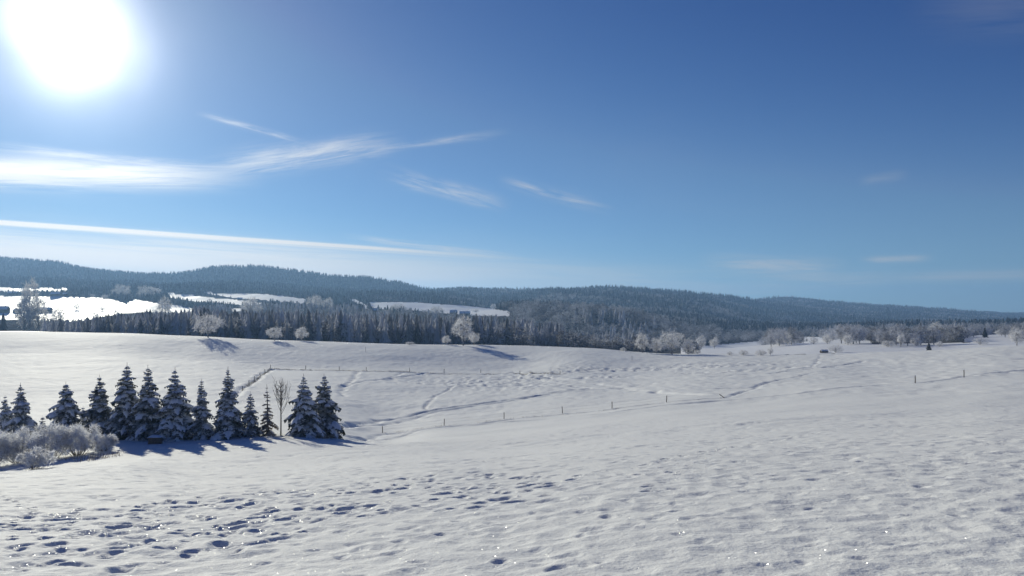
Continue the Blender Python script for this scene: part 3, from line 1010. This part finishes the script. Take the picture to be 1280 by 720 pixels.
for i, (px, top, base, w, Y, snow, label) in enumerate(ROW):
    x, y, z = at(px, Y)
    z = ground(x, y)
    zt = (HY - top) / F * Y
    H = zt - z
    t, c, s = spruce_meshes(100 + i * 7, H, w / F * Y, snow, 1.0, low=0.10 if px > 370 else 0.04)
    root = thing('spruce_tree', (x, y, z), label, 'spruce', 'snow-laden spruces in the row', random.Random(i).uniform(0, 6))
    ob('trunk', t, root)
    ob('crown', c, root)
    tag(ob('snow_load', s, root), kind='stuff')
# saplings that show beside and above the bushes
for i, (px, top, w, Y, label) in enumerate(((53, 519, 10, 73, 'tiny spruce sapling top poking above the frosted bushes'),
                                            (104, 507, 12, 76, 'thin pale sapling between the lone spruce and the ragged spruce'))):
    x, y, z = at(px, Y)
    z = ground(x, y)
    H = (HY - top) / F * Y - z
    t, c, s = spruce_meshes(300 + i, H, w / F * Y * 1.6, .7, .7, low=.05)
    root = thing('spruce_sapling', (x, y, z), label, 'sapling', None, i)
    ob('trunk', t, root), ob('crown', c, root), tag(ob('snow_load', s, root), kind='stuff')
x, y, z = at(335, 69)
z = ground(x, y)
H = (HY - 480) / F * 69 - z
t, c, s = spruce_meshes(410, H, 21 / F * 69, .12, .42, 'larch', .06, .3)
root = thing('frosted_conifer', (x, y, z), 'thin see-through frosted conifer beside the bare tree', 'conifer')
ob('trunk', t, root), ob('crown', c, root), tag(ob('snow_load', s, root), kind='stuff')
x, y, z = at(351, 68.5)
z = ground(x, y)
t, c = bare_meshes(5, (HY - 472) / F * 68.5 - z, 22 / F * 68.5)
root = thing('bare_tree', (x, y, z), 'slender leafless tree with upswept twigs in the gap of the spruce row', 'tree')
ob('trunk', t, root), ob('crown', c, root)

# frosted bushes at the left end of the row
BUSH = [(-14, 534, 62, 53, 'frosted bush cut by the left edge of the photo'),
        (24, 536, 56, 55, 'wide frosted bush second from the left edge'),
        (64, 529, 56, 57, 'round frosted bush in the middle of the bush clump'),
        (98, 531, 54, 58, 'tall frosted bush in front of the lone spruce'),
        (128, 543, 40, 60, 'low frosted bush at the right end of the bush clump'),
        (44, 560, 44, 50, 'short brownish frosted bush at the front of the bush clump')]
for i, (px, top, w, Y, label) in enumerate(BUSH):
    x, y, z = at(px, Y)
    z = ground(x, y)
    H = (HY - top) / F * Y - z
    st, tw = broad_meshes(500 + i, H, w / F * Y * 1.15, 40, 130, .023, 0.02, 'barebark', 'rimebush', False, 1.0, .5)
    root = thing('frosted_bush', (x, y, z), label, 'bush', 'frosted bushes left of the spruces', i)
    ob('stem', st, root), ob('twigs', tw, root)

# small snow-capped box under the spruces
x, y, z = at(194, 64.5)
z = ground(x, y)
bx = thing('feed_box', (x, y, z), 'low dark wooden box with snow on its lid under the spruces', 'box', None, .15)
for k in range(4):
    mb = MB()
    mb.box(-.48, -.26, .04 + k * .13, .48, -.235, .155 + k * .13)
    ob('plank', mb.mesh('plank', M['wood']), bx)
mb = MB()
mb.box(-.5, -.23, -.2, .5, .26, .56)
ob('body', mb.mesh('body', M['wood']), bx)
mb = MB()
for i_ in range(7):
    for j_ in range(5):
        u_, v_ = i_ / 6 - .5, j_ / 4 - .5
        e_ = min(1, 4 * (0.5 - abs(u_))) * min(1, 4 * (.5 - abs(v_)))
        mb.v.append((u_ * 1.14, v_ * .66, .565 + .16 * max(0, e_) ** .5))
for i_ in range(6):
    for j_ in range(4):
        q = i_ * 5 + j_
        mb.f += [(q, q + 5, q + 6), (q, q + 6, q + 1)]
ob('snow_cap', mb.mesh('snow_cap', M['pad'], True), bx)

# ------------------------------------------------------------------ fences and lone posts
def post_mesh(h, r=.06):
    mb = MB()
    mb.tube([(0, 0, -.35), (0.01, 0, h * .5), (0, 0.01, h), (0, .01, h + .015)], [r, r * .95, r * .9, r * .5], 7)
    return mb.mesh('post', M['wood'])


def cap_mesh(h, r=.07):
    mb = MB()
    mb.tube([(0, .01, h + .01), (0, .01, h + .05), (0, .01, h + .08)], [r, r * .9, r * .3], 7)
    return mb.mesh('snow_cap', M['pad'], True)


PM, CM = post_mesh(1.0), cap_mesh(1.0)


def fence(name, P, hpx, label, wires=2, lean_last=False, Y0=3.0, rad=1.0):
    pts = [hit(a, b, Y0) for a, b in P]
    c = pts[0]
    root = thing(name, (c[0], c[1], ground(c[0], c[1])), label, 'fence')
    tops = []
    for i, (p, (px, py)) in enumerate(zip(pts, P)):
        zz = ground(p[0], p[1])
        o = ob('post', PM, root)
        o.location = Vector((p[0], p[1], zz)) - root.location
        h = hpx / F * p[1]
        o.scale = (rad, rad, h)
        if lean_last and i == len(pts) - 1:
            o.rotation_euler = (0, -.9, 0)
        elif i % 2:
            o.rotation_euler = (.04, .05 * (-1) ** (i // 2), 0)
        tops.append((o.location, h))
    for k in range(wires):
        f = (.85, .45)[k]
        mb = MB()
        for (a, ha), (b, hb) in zip(tops[:-1], tops[1:]):
            A, B = a + Vector((0, 0, ha * f)), b + Vector((0, 0, hb * f))
            mb.tube([tuple(A), tuple((A + B) / 2 - Vector((0, 0, .06))), tuple(B)], [.008] * 3, 4, False)
        ob('wire', mb.mesh('wire', M['wire']), root)
    return root


fence('wire_fence', [(478, 541), (555, 532), (630, 524), (703, 517), (765, 511), (833, 502.5), (906, 497)], 8.5,
      'nearer pasture wire fence of thin wooden posts running right from the spruce row', 2, True)
fence('wire_fence', [(338, 461), (382, 462), (424, 463), (458, 464), (512, 465), (555, 466), (601, 466.5), (650, 467), (700, 468)], 5,
      'farther pasture wire fence crossing the upper field in a level line', 2, rad=1.6)
fence('wire_fence', [(303, 487), (311, 480), (318, 475), (325, 470), (331, 466)], 6,
      'short wire fence running down the slope behind the row of spruces', 2, rad=1.5)
for i, (px, py, h, label) in enumerate(((1144, 479, 10, 'lone wooden post left of another post on the right slope'),
                                        (1205, 471, 9.5, 'lone wooden post nearest the right edge of the photo'),
                                        (790, 451, 6, 'lone thin post below the big round frosted tree'),
                                        (457, 440, 6, 'lone short post on the snow near the field edge left of the tall tree'))):
    x, y, z = hit(px, py)
    root = thing('wooden_post', (x, y, ground(x, y)), label, 'post', 'lone posts in the snow', 0, (1.2, 1.2, h / F * y))
    ob('post_shaft', PM, root)
    ob('snow_cap', CM, root)

# ------------------------------------------------------------------ single frosted trees along the field edge and in the valley
BV = [broad_meshes(700 + k, 10.0, 10.0 * wr, 26, 60, .075, lo) for k, (wr, lo) in enumerate(((1.35, .10), (.95, .06), (.7, .10), (1.2, -.04), (1.0, -.05)))]
BWR = [1.35, .95, .7, 1.2, 1.0]


def frost_tree(px, base, h, w, label, Y=None, name='frosted_tree', cat='tree', group=None, hide=0):
    if Y is None:
        for dy in range(7):                 # stand it on this side of the crest
            x, y, z = hit(px, base + dy, 60)
            if y < 400:
                break
    else:
        x, y, z = at(px, Y)
    z = ground(x, y)
    top = (HY - (base - h)) / F * y
    H = top - z if Y is not None else h / F * y
    H = max(H, 1.5)
    Wm = w / F * y
    ratio = Wm / H
    k = min(range(5), key=lambda q: abs(BWR[q] - ratio) + .08 * ((px * 7 + q * 3) % 5) / 5 + (0.25 if (q >= 3) != (name == 'frosted_shrub' or (Y is not None and (px > 860 or h < 11))) else 0))
    s = H / 10.0
    root = thing(name, (x, y, z), label, cat, group, (px * 1.7) % 6.28, (Wm / (10 * BWR[k]), Wm / (10 * BWR[k]), s))
    ob('trunk', BV[k][0], root)
    ob('crown', BV[k][1], root)
    return root


frost_tree(260, 422, 31, 44, 'large spreading frosted tree on the left field edge in front of the dark wood')
frost_tree(343, 426, 18, 25, 'low wide frosted tree on the field edge, left of a smaller one')
frost_tree(376, 426, 18, 17, 'small upright frosted tree on the field edge, right of a wider one')
frost_tree(557, 431, 12, 12, 'small frosted tree just left of the tall one on the field edge')
frost_tree(579, 432, 39, 27, 'tall frosted tree alone on the field edge near the middle of the photo')
frost_tree(593, 431, 16, 15, 'small frosted tree tucked against the right side of the tall one')
frost_tree(840, 441, 30, 42, 'big round frosted tree at the field edge right of the wooded spur')
frost_tree(803, 440, 26, 19, 'slim frosted tree left of the big round one')
frost_tree(821, 440, 20, 18, 'smaller frosted tree squeezed against the left side of the big round one')
frost_tree(860, 442, 20, 16, 'small frosted tree leaning on the right side of the big round one')
SH = 'frosted_shrub'
for px, b, h, w, l in ((1044, 441, 10, 20, 'low frosted shrub beside the small dark hut'),
                       (872, 442.5, 5, 12, 'tiny frosted shrub at the right foot of the big round tree'),
                       (779, 438, 5, 10, 'tiny frosted shrub on the field edge left of the slim frosted tree'),
                       (512, 430, 4, 14, 'tiny low shrub on the field edge left of the tall frosted tree'),
                       (963, 444, 11, 9, 'upright frosted shrub right of the row of low shrubs'),
                       (912, 444, 5, 10, 'leftmost of the low frosted shrubs on the snow right of the big round tree'),
                       (929, 444, 7, 16, 'middle one of the low frosted shrubs on the snow'),
                       (951, 444.5, 8, 18, 'widest of the low frosted shrubs on the snow'),
                       (1271, 432, 24, 22, 'frosted bushy tree on the slope at the right edge of the photo')):
    frost_tree(px, b, h, w, l, None, SH, 'shrub')
# valley trees at the right: column, base row, height, width, distance
VT = [(1172, 428, 27, 34, 560, 'biggest round frosted tree among the valley trees at the right'),
      (1198, 428, 22, 26, 600, 'round frosted tree against the right side of the biggest valley tree'),
      (1110, 437, 12, 22, 430, 'low frosted tree left of the slim one near the slope edge'),
      (1126, 435, 19, 11, 430, 'slim frosted tree near the slope edge, left of the biggest valley tree'),
      (1145, 434, 15, 18, 440, 'compact frosted tree between the slim one and the biggest valley tree'),
      (1174, 436, 10, 13, 420, 'small pale frosted tree in front of the biggest valley tree'),
      (1225, 434, 13, 20, 420, 'low frosted tree in front of the small dark spruce'),
      (1060, 432, 15, 17, 480, 'round frosted tree above the low shrub by the dark hut'),
      (1034, 430, 13, 16, 520, 'round frosted tree above the small dark hut'),
      (1017, 430, 10, 14, 540, 'small frosted tree left of the round one above the dark hut'),
      (984, 431, 16, 16, 560, 'frosted tree above the upright shrub left of the hut'),
      (974, 432, 9, 9, 560, 'small frosted tree at the left foot of another valley tree'),
      (1090, 432, 19, 24, 560, 'wide frosted tree left of the low and slim ones'),
      (1270, 428, 18, 24, 600, 'wide frosted tree behind the bushy tree at the right edge'),
      (1252, 426, 15, 20, 700, 'frosted tree just right of the small dark spruce'),
      (893, 433, 12, 14, 640, 'frosted tree in the valley right behind the big round tree'),
      (877, 433, 14, 14, 640, 'frosted tree showing behind the right side of the big round tree')]
for px, b, h, w, Y, l in VT:
    frost_tree(px, b, h, w, l, Y)
rv = random.Random(21)
BV2 = [broad_meshes(760 + k, 10.0, 10.0 * wr, 24, 60, .09, lo, 'rimebark', 'lilac') for k, (wr, lo) in enumerate(((1.2, .0), (.95, .02), (.8, .04)))]
kept = 0
while kept < 100:
    Y = rv.uniform(440, 1250)
    px = rv.uniform(955, 1285)
    x_, y_, z_ = at(px, Y)
    if float(fbm(np.array([x_ / 70]), np.array([y_ / 90]), 2, 83)[0]) < -0.02:
        continue
    rows = [HY - F * (z_ + q_) / Y for q_ in (4, 8, 11)]
    if any(bool(px_in(P, np.array(px), np.array(w_))) for w_ in rows for P in (FIELDS[9], FIELDS[11], FIELDS[13])):
        continue
    kept += 1
    h = rv.uniform(8, 14)
    x, y, z = at(px, Y)
    root = thing('frosted_tree', (x_, y_, ground(x_, y_)), 'greyish frosted tree in the scattered woods on the valley floor at the right', 'tree', 'scattered frosted trees in the right valley', rv.uniform(0, 6), (h / 10 * rv.uniform(.9, 1.3), h / 10 * rv.uniform(.9, 1.3), h / 10))
    k_ = kept % 3
    ob('trunk', BV2[k_][0], root)
    ob('crown', BV2[k_][1], root)
# left: the tall clump by the farm, and trees among the far fields
LT = [(37, 398, 52, 26, 900, 'tallest frosted tree rising by the farm at the left'),
      (30, 398, 30, 26, 880, 'round frosted tree at the foot of the tallest one by the farm'),
      (48, 398, 26, 24, 910, 'round frosted tree on the right side of the tallest one by the farm'),
      (73, 399, 16, 18, 950, 'frosted tree at the left end of the dark wood edge'),
      (206, 389, 20, 20, 1000, 'frosted tree rising above the wood edge left of the spreading one'),
      (152, 371, 16, 24, 1950, 'round frosted tree on the far upper field at the left'),
      (186, 371, 14, 34, 1950, 'wide grove tree on the far upper field right of the round one'),
      (313, 388, 18, 26, 1150, 'frosted tree beside the dark far farmhouse above the wood'),
      (394, 384, 16, 22, 1350, 'frosted tree at the right end of the striped far fields'),
      (410, 383, 12, 16, 1350, 'smaller frosted tree right of another at the end of the striped fields'),
      (497, 389, 10, 30, 1450, 'wide frosted grove tree below the long far field'),
      (545, 391, 9, 24, 1450, 'low frosted grove tree below the long far field, left of the two barns'),
      (594, 392, 6, 12, 1480, 'small frosted tree right of the far barns'),
      (96, 386, 7, 9, 1500, 'tiny frosted tree standing on the big bright far field, left of another'),
      (128, 389, 6, 8, 1500, 'tiny frosted tree standing on the big bright far field, right of another'),
      (112, 373, 6, 14, 1900, 'low frosted hedge tree along the top of the big bright far field'),
      (132, 374, 6, 12, 1900, 'small frosted hedge tree where the big bright far field narrows'),
      (262, 379, 6, 10, 1800, 'small frosted tree on the striped far fields'),
      (340, 378, 6, 9, 1800, 'small frosted tree between the two upper striped far fields'),
      (120, 399, 10, 10, 1050, 'pale tree tip poking above the low wood edge under the big bright far field'),
      (146, 396, 10, 9, 1050, 'pale slim tree poking above the wood edge under the big bright far field, farther right'),
      (617, 386, 7, 10, 2100, 'small round frosted tree above the right end of the long far field')]
for px, b, h, w, Y, l in LT:
    frost_tree(px, b, h, w, l, Y)
# the small dark spruces in the right valley
FC = [far_conifer(900 + k) for k in range(4)]
FD = [far_conifer(920 + k, 8, 8, 'farneedle') for k in range(3)]


def conifer(px, top, Y, label, group=None, wide=1.0, k=0, src=None):
    src = src or FC
    x, y, z = at(px, Y)
    z = ground(x, y)
    H = (HY - top) / F * Y - z
    root = thing('conifer_tree', (x, y, z), label, 'conifer', group, px % 6.28, (H * wide, H * wide, H))
    ob('trunk', src[k][0], root)
    ob('crown', src[k][1], root)


conifer(1231, 409, 600, 'small dark spruce among the pale trees at the right', None, 1.6, 1, FD)
conifer(1161, 428, 300, 'tiny dark spruce at the slope edge below the biggest valley tree', None, 2.2, 2, FD)
conifer(4, 391, 640, 'dark spruce at the very left edge in front of the farm', None, 1.2, 0, FD)

# ------------------------------------------------------------------ farms
def house(px, base, Y, w, h, d, roof_h, wall, label, rz, cat='house', name='farmhouse', win=3):
    """w, d, h in metres; gable roof under snow"""
    x, y, z = hit(px, base, 60 if Y < 400 else 800)
    w, h, d, roof_h = (q * y / Y for q in (w, h, d, roof_h))
    z = min(ground(x + a, y + b) for a in (-w / 2, w / 2) for b in (-d / 2, d / 2))
    root = thing(name, (x, y, z), label, cat, 'farm buildings in the valley', rz)
    mb = MB()
    mb.box(-w / 2, -d / 2, -2, w / 2, d / 2, h)
    i = len(mb.v)
    mb.v += [(-w / 2, -d / 2, h), (-w / 2, d / 2, h), (-w / 2, 0, h + roof_h), (w / 2, -d / 2, h), (w / 2, d / 2, h), (w / 2, 0, h + roof_h)]
    mb.f += [(i, i + 2, i + 1), (i + 3, i + 4, i + 5)]
    ob('wall', mb.mesh('wall', M[wall]), root)
    for nm, up, mt, ov in (('roof', .03, 'tile', .05 * d), ('roof_snow', .22, 'pad', .04 * d)):
        mb = MB()
        i = 0
        e = ov * roof_h / (d / 2)
        for sx in (-w / 2 - ov, w / 2 + ov):
            mb.v += [(sx, -d / 2 - ov, h - e + up), (sx, 0, h + roof_h + up), (sx, d / 2 + ov, h - e + up),
                     (sx, -d / 2 - ov, h - e + up + .18), (sx, 0, h + roof_h + up + .18), (sx, d / 2 + ov, h - e + up + .18)]
        for a, b in ((3, 4), (4, 5), (0, 3), (5, 2), (1, 0), (2, 1)):
            mb.f += [(a, b, b + 6), (a, b + 6, a + 6)]
        mb.f += [(0, 1, 4), (0, 4, 3), (1, 2, 5), (1, 5, 4), (6, 10, 7), (6, 9, 10), (7, 11, 8), (7, 10, 11)]
        ob(nm, mb.mesh(nm, M[mt]), root)
    mb = MB()
    if win == 0:
        return
    mb.box(w * .18, -.03 * d, h + roof_h * .6, w * .18 + .07 * w, .05 * d, h + roof_h * 1.3 + .1)
    ob('chimney', mb.mesh('chimney', M['plaster']), root)
    for k in range(win):
        fx = -w / 2 + w * (k + .7) / (win + .6)
        mb = MB()
        mb.box(fx - .5, -d / 2 - .06, h * .45, fx + .5, -d / 2 + .02, h * .45 + 1.3)
        ob('window', mb.mesh('window', M['glass']), root)
    mb = MB()
    mb.box(w / 2 - w * .16 - min(.9, w * .2), -d / 2 - .07, 0, w / 2 - w * .16 + min(.4, w * .1), -d / 2 + .02, min(2.3, h * .75))
    ob('door', mb.mesh('door', M['wood']), root)


house(4, 391, 1180, 15, 6, 10, 4.5, 'darkwall', 'big dark barn cut by the left edge of the photo', .15, 'barn', 'barn')
house(22, 391, 1230, 11, 4, 8, 3, 'darkwall', 'dark farmhouse between the big barn and the tall frosted trees', -.2)
house(58, 391, 1180, 14, 5.5, 9, 3, 'darkwall', 'dark block-shaped farm building right of the tall frosted trees', .1, 'barn', 'barn')
house(50, 391, 1200, 7, 4, 7, 2.5, 'darkwall', 'small shed against the left side of the block-shaped farm building', .0, 'shed', 'shed')
house(70, 370, 1960, 22, 6, 11, 5, 'darkwall', 'dark farmhouse on the upper far field at the left', .1)
house(82, 370, 1970, 12, 5, 9, 4, 'darkwall', 'smaller dark house right of the farmhouse on the upper far field', -.2)
house(16, 369, 2000, 24, 6, 11, 4, 'darkwall', 'long dark house on the upper far field nearest the left edge', .1)
house(300, 375, 1980, 12, 4, 8, 3, 'darkwall', 'lone dark hut on the striped far fields', .3, 'hut', 'hut')
house(309, 389, 1270, 18, 3.5, 9, 3, 'darkwall', 'dark low farmhouse above the wood beside a frosted tree', .1)
house(470, 391, 1420, 9, 4.5, 8, 4, 'darkwall', 'small dark house at the left end of the long far field', .2)
house(567, 393, 1480, 13, 4, 9, 4.5, 'darkwall', 'dark barn below the long far field, left one of the two', -.1, 'barn', 'barn')
house(581, 394, 1500, 20, 4, 10, 4, 'darkwall', 'wider dark barn below the long far field, right one of the two', .1, 'barn', 'barn')
house(1030, 441, 268, 2.3, .55, 1.4, .35, 'darkwall', 'small dark hut at the end of a trail on the right slope', .1, 'hut', 'hut', 0)

# ------------------------------------------------------------------ woods
EDGE = 'conifers along the front of the valley wood'
re_ = random.Random(77)
cnt = 0
for i in range(250):
    px = 62 + (705 - 62) * (i + re_.uniform(-.5, .5)) / 250
    Y = re_.uniform(430, 500) + (60 if px < 200 else 0)
    tp = float(np.interp(px, (62, 110, 150, 200, 240, 400, 480, 590, 640, 705), (401, 397, 392, 388, 386, 387, 391, 393, 396, 403)))
    tp += re_.choice((re_.uniform(-2, 3), re_.uniform(0, 9)))
    conifer(px, tp, Y, 'dark frosted conifer in the front row of the valley wood behind the white field', EDGE, re_.uniform(.8, 1.25), i % 4)
# far low-poly rimed trees for the hills (the nearest of them stand singly at the wood edge)
FR = [broad_meshes(950 + k, 1.0, wr, 12, 16, .020, .05, 'rimebark', 'farrime') for k, wr in enumerate((.75, .9, .65))]
for i in range(42):
    px = 600 + (800 - 600) * (i + re_.uniform(-.4, .4)) / 42
    Y = re_.uniform(430, 520)
    x, y, z = at(px, Y)
    z = ground(x, y)
    tp = 404 + max(0, px - 640) * .125 + re_.uniform(-3, 7)
    H = (HY - tp) / F * Y - z
    root = thing('rimed_tree', (x, y, z), 'grey frosted broadleaf tree at the foot of the wooded spur', 'tree', 'frosted trees at the foot of the spur', px % 6.28, (H * 1.1, H * 1.1, H))
    ob('trunk', FR[i % 3][0], root)
    ob('crown', FR[i % 3][1], root)


def scatter(name, pts, meshes, label):
    """one object: thousands of trees set out by geometry nodes on a cloud of points"""
    pts = np.array(pts, np.float32)
    me = bpy.data.meshes.new(name)
    me.vertices.add(len(pts))
    me.vertices.foreach_set('co', pts[:, :3].ravel())
    for nm, c in (('h', 3), ('w', 4), ('rot', 5), ('var', 6)):
        a = me.attributes.new(nm, 'FLOAT', 'POINT')
        a.data.foreach_set('value', np.ascontiguousarray(pts[:, c]))
    o = ob(name, me)
    tag(o, label, None, None, 'stuff')
    ng = bpy.data.node_groups.new(name, 'GeometryNodeTree')
    ng.interface.new_socket('Geometry', in_out='INPUT', socket_type='NodeSocketGeometry')
    ng.interface.new_socket('Geometry', in_out='OUTPUT', socket_type='NodeSocketGeometry')
    N = ng.nodes
    gi, go, jn = N.new('NodeGroupInput'), N.new('NodeGroupOutput'), N.new('GeometryNodeJoinGeometry')

    def attr(nm):
        q = N.new('GeometryNodeInputNamedAttribute')
        q.data_type = 'FLOAT'
        q.inputs[0].default_value = nm
        return q.outputs[0]
    cs, cr_ = N.new('ShaderNodeCombineXYZ'), N.new('ShaderNodeCombineXYZ')
    ng.links.new(attr('w'), cs.inputs[0])
    ng.links.new(attr('w'), cs.inputs[1])
    ng.links.new(attr('h'), cs.inputs[2])
    ng.links.new(attr('rot'), cr_.inputs[2])
    for k, mesh_o in enumerate(meshes):
        oi = N.new('GeometryNodeObjectInfo')
        oi.inputs['Object'].default_value = mesh_o
        oi.inputs['As Instance'].default_value = True
        cp = N.new('FunctionNodeCompare')
        cp.data_type = 'FLOAT'
        cp.operation = 'EQUAL'
        cp.inputs['Epsilon'].default_value = .1
        ng.links.new(attr('var'), cp.inputs[0])
        cp.inputs[1].default_value = float(k)
        ip = N.new('GeometryNodeInstanceOnPoints')
        ng.links.new(gi.outputs[0], ip.inputs['Points'])
        ng.links.new(cp.outputs[0], ip.inputs['Selection'])
        ng.links.new(oi.outputs['Geometry'], ip.inputs['Instance'])
        ng.links.new(cr_.outputs[0], ip.inputs['Rotation'])
        ng.links.new(cs.outputs[0], ip.inputs['Scale'])
        ng.links.new(ip.outputs[0], jn.inputs[0])
    ng.links.new(jn.outputs[0], go.inputs[0])
    md = o.modifiers.new('trees', 'NODES')
    md.node_group = ng
    return o


crowns = {}
for o in bpy.data.objects:
    if o.name.startswith('crown') and o.data.name not in crowns:
        crowns[o.data.name] = o
SRC = [crowns[c.name] for _, c in FC] + [crowns[c.name] for _, c in FR]
SRCD = [crowns[c.name] for _, c in FD] + [crowns[FD[0][1].name]] + [crowns[c.name] for _, c in FR]


def wood_points(n, Y0, Y1, dens, hmin, hmax, conif, px0=-60, px1=1340, cond=None):
    r = random.Random(int(Y0) + n)
    A = np.array([[r.random() for _ in range(7)] for _ in range(n)])
    Yv = np.exp(math.log(Y0) + A[:, 0] * math.log(Y1 / Y0))
    pxv = px0 + (px1 - px0) * A[:, 1]
    x = (pxv - CX) / F * Yv
    r2 = np.hypot(x, Yv)
    i = np.clip(np.searchsorted(rr, r2), 1, len(rr) - 1)
    j = np.clip(np.searchsorted(fine, np.arctan2(x, Yv)), 1, len(fine) - 1)
    f = ((r2 - rr[i - 1]) / (rr[i] - rr[i - 1]))
    g = (np.arctan2(x, Yv) - fine[j - 1]) / (fine[j] - fine[j - 1])
    z = (Z[i - 1, j - 1] * (1 - g) + Z[i - 1, j] * g) * (1 - f) + (Z[i, j - 1] * (1 - g) + Z[i, j] * g) * f
    ok = (forest[i, j] > .5) & (forest[i - 1, j - 1] > .5)
    if cond is not None:
        ok &= cond(pxv, Yv)
    patch = fbm(x / 160, Yv / 160, 3, 61)
    con = (patch + (A[:, 2] - .5) * .5) < (conif(pxv, Yv) - .5) * 1.6
    h = hmin + (hmax - hmin) * A[:, 3] * (.8 + .4 * (patch + .5))
    h = np.where(con, h, h * .72)
    w = np.where(con, h * (1.0 + .5 * A[:, 4]), h * (.9 + .5 * A[:, 4]))
    var = np.where(con, np.floor(A[:, 5] * 3.99), 4 + np.floor(A[:, 5] * 2.99))
    out_ = np.stack([x, Yv, z - .3, h, w, A[:, 6] * 6.28, var], -1)
    for fr_ in (1.0, .72, .45):          # nothing grows tall enough in front of the open fields to hide them
        row = HY - F * (z + h * fr_) / Yv + (1.0 + 5.0 * A[:, 4] ** 2 if fr_ == 1.0 else 3.0 * A[:, 4] ** 2)
        for P in FIELDS[:8] + [FIELDS[9], FIELDS[11], FIELDS[13]]:
            ok &= ~px_in(P, pxv, row)
    return out_[ok]


def c_near(px, Y):
    return np.where(px < 620, .72, np.where(px < 860, .25, .12)) - .25 * sm(800, 1200, Y) * (px < 620)


def c_far(px, Y):
    return np.where(px < 560, .88, .62) - .1 * sm(900, 1200, px)


scatter('valley_wood', wood_points(9000, 440, 1450, 1, 15, 24, c_near, -60, 900, lambda p, y: ((p > 55) | (y > 1000)) & ((p < 815) | (y > 950))), SRC, 'dark frosted mixed wood filling the valley behind the white field')
scatter('right_valley_wood', wood_points(11000, 450, 3000, 1, 9, 16, lambda p, y: np.full(p.shape, .12), 860, 1340), SRC, 'pale frosted groves spread over the valley floor at the right')
scatter('hill_wood', wood_points(62000, 1400, 5600, 1, 9, 17, c_far), SRCD, 'dense frosted wood covering the long hills')

# ------------------------------------------------------------------ dry grass that shows through the snow
rg_ = random.Random(9)
mb = MB()


def tuft(x, y, n, h, sp):
    for _ in range(n):
        a, b = x + rg_.gauss(0, sp), y + rg_.gauss(0, sp)
        z = ground(a, b) - .03
        q = rg_.uniform(0, 6.28)
        w = rg_.uniform(.008, .016)
        hh = h * rg_.uniform(.5, 1.2)
        lx, ly = rg_.gauss(0, .35) * hh, rg_.gauss(0, .35) * hh
        mb.tri((a - w * math.cos(q), b - w * math.sin(q), z), (a + w * math.cos(q), b + w * math.sin(q), z), (a + lx, b + ly, z + hh))


for px, top, base, w, Y, s, l in ROW:
    for _ in range(9):
        x, y, z = at(px + rg_.uniform(-14, 14), Y + rg_.uniform(-1.2, .8))
        tuft(x, y, 12, .3, .18)
for k in range(60):
    x, y, z = at(rg_.uniform(240, 420), rg_.uniform(66.5, 69))
    tuft(x, y, 10, .28, .2)
for k in range(30):
    x, y, z = at(rg_.uniform(70, 150), rg_.uniform(52, 58))
    tuft(x, y, 12, .4, .25)
for P, n, h in (([(338, 461.5), (424, 463.5), (512, 465.5), (640, 467), (700, 468)], 900, .45), ([(303, 487), (325, 470), (338, 461)], 260, .5),
                ([(478, 541.5), (555, 532.5), (640, 523), (765, 511.5), (833, 503), (906, 497.5)], 160, .22)):
    W3 = hits(P)
    for k in range(n):
        t = rg_.random() * (len(W3) - 1)
        i = int(t)
        a, b = W3[i], W3[i + 1]
        tuft(a[0] + (b[0] - a[0]) * (t - i), a[1] + (b[1] - a[1]) * (t - i), 7, h, .25)
tag(ob('dry_grass', mb.mesh('dry_grass', M['straw'])), 'dry straw-coloured grass poking out of the snow', None, None, 'stuff')

# ------------------------------------------------------------------ the air
hm, nb, o = mat("haze_air")
pv_ = nb.n('ShaderNodeVolumePrincipled')
pv_.inputs['Color'].default_value = (0.36, 0.62, 1.0, 1)
pv_.inputs['Density'].default_value = 1.15e-4
pv_.inputs['Anisotropy'].default_value = 0.35
nb.put(o.inputs['Volume'], pv_.outputs[0])
try:
    hm.cycles.homogeneous_volume = True
except Exception:
    pass
mb = MB()
mb.box(-9900, -9900, float(Z.min()) - 1.0, 9900, 9900, float(Z.max()) + 40.0)
tag(ob('haze', mb.mesh('haze', hm)), 'thin blue haze in the air', None, None, 'stuff')
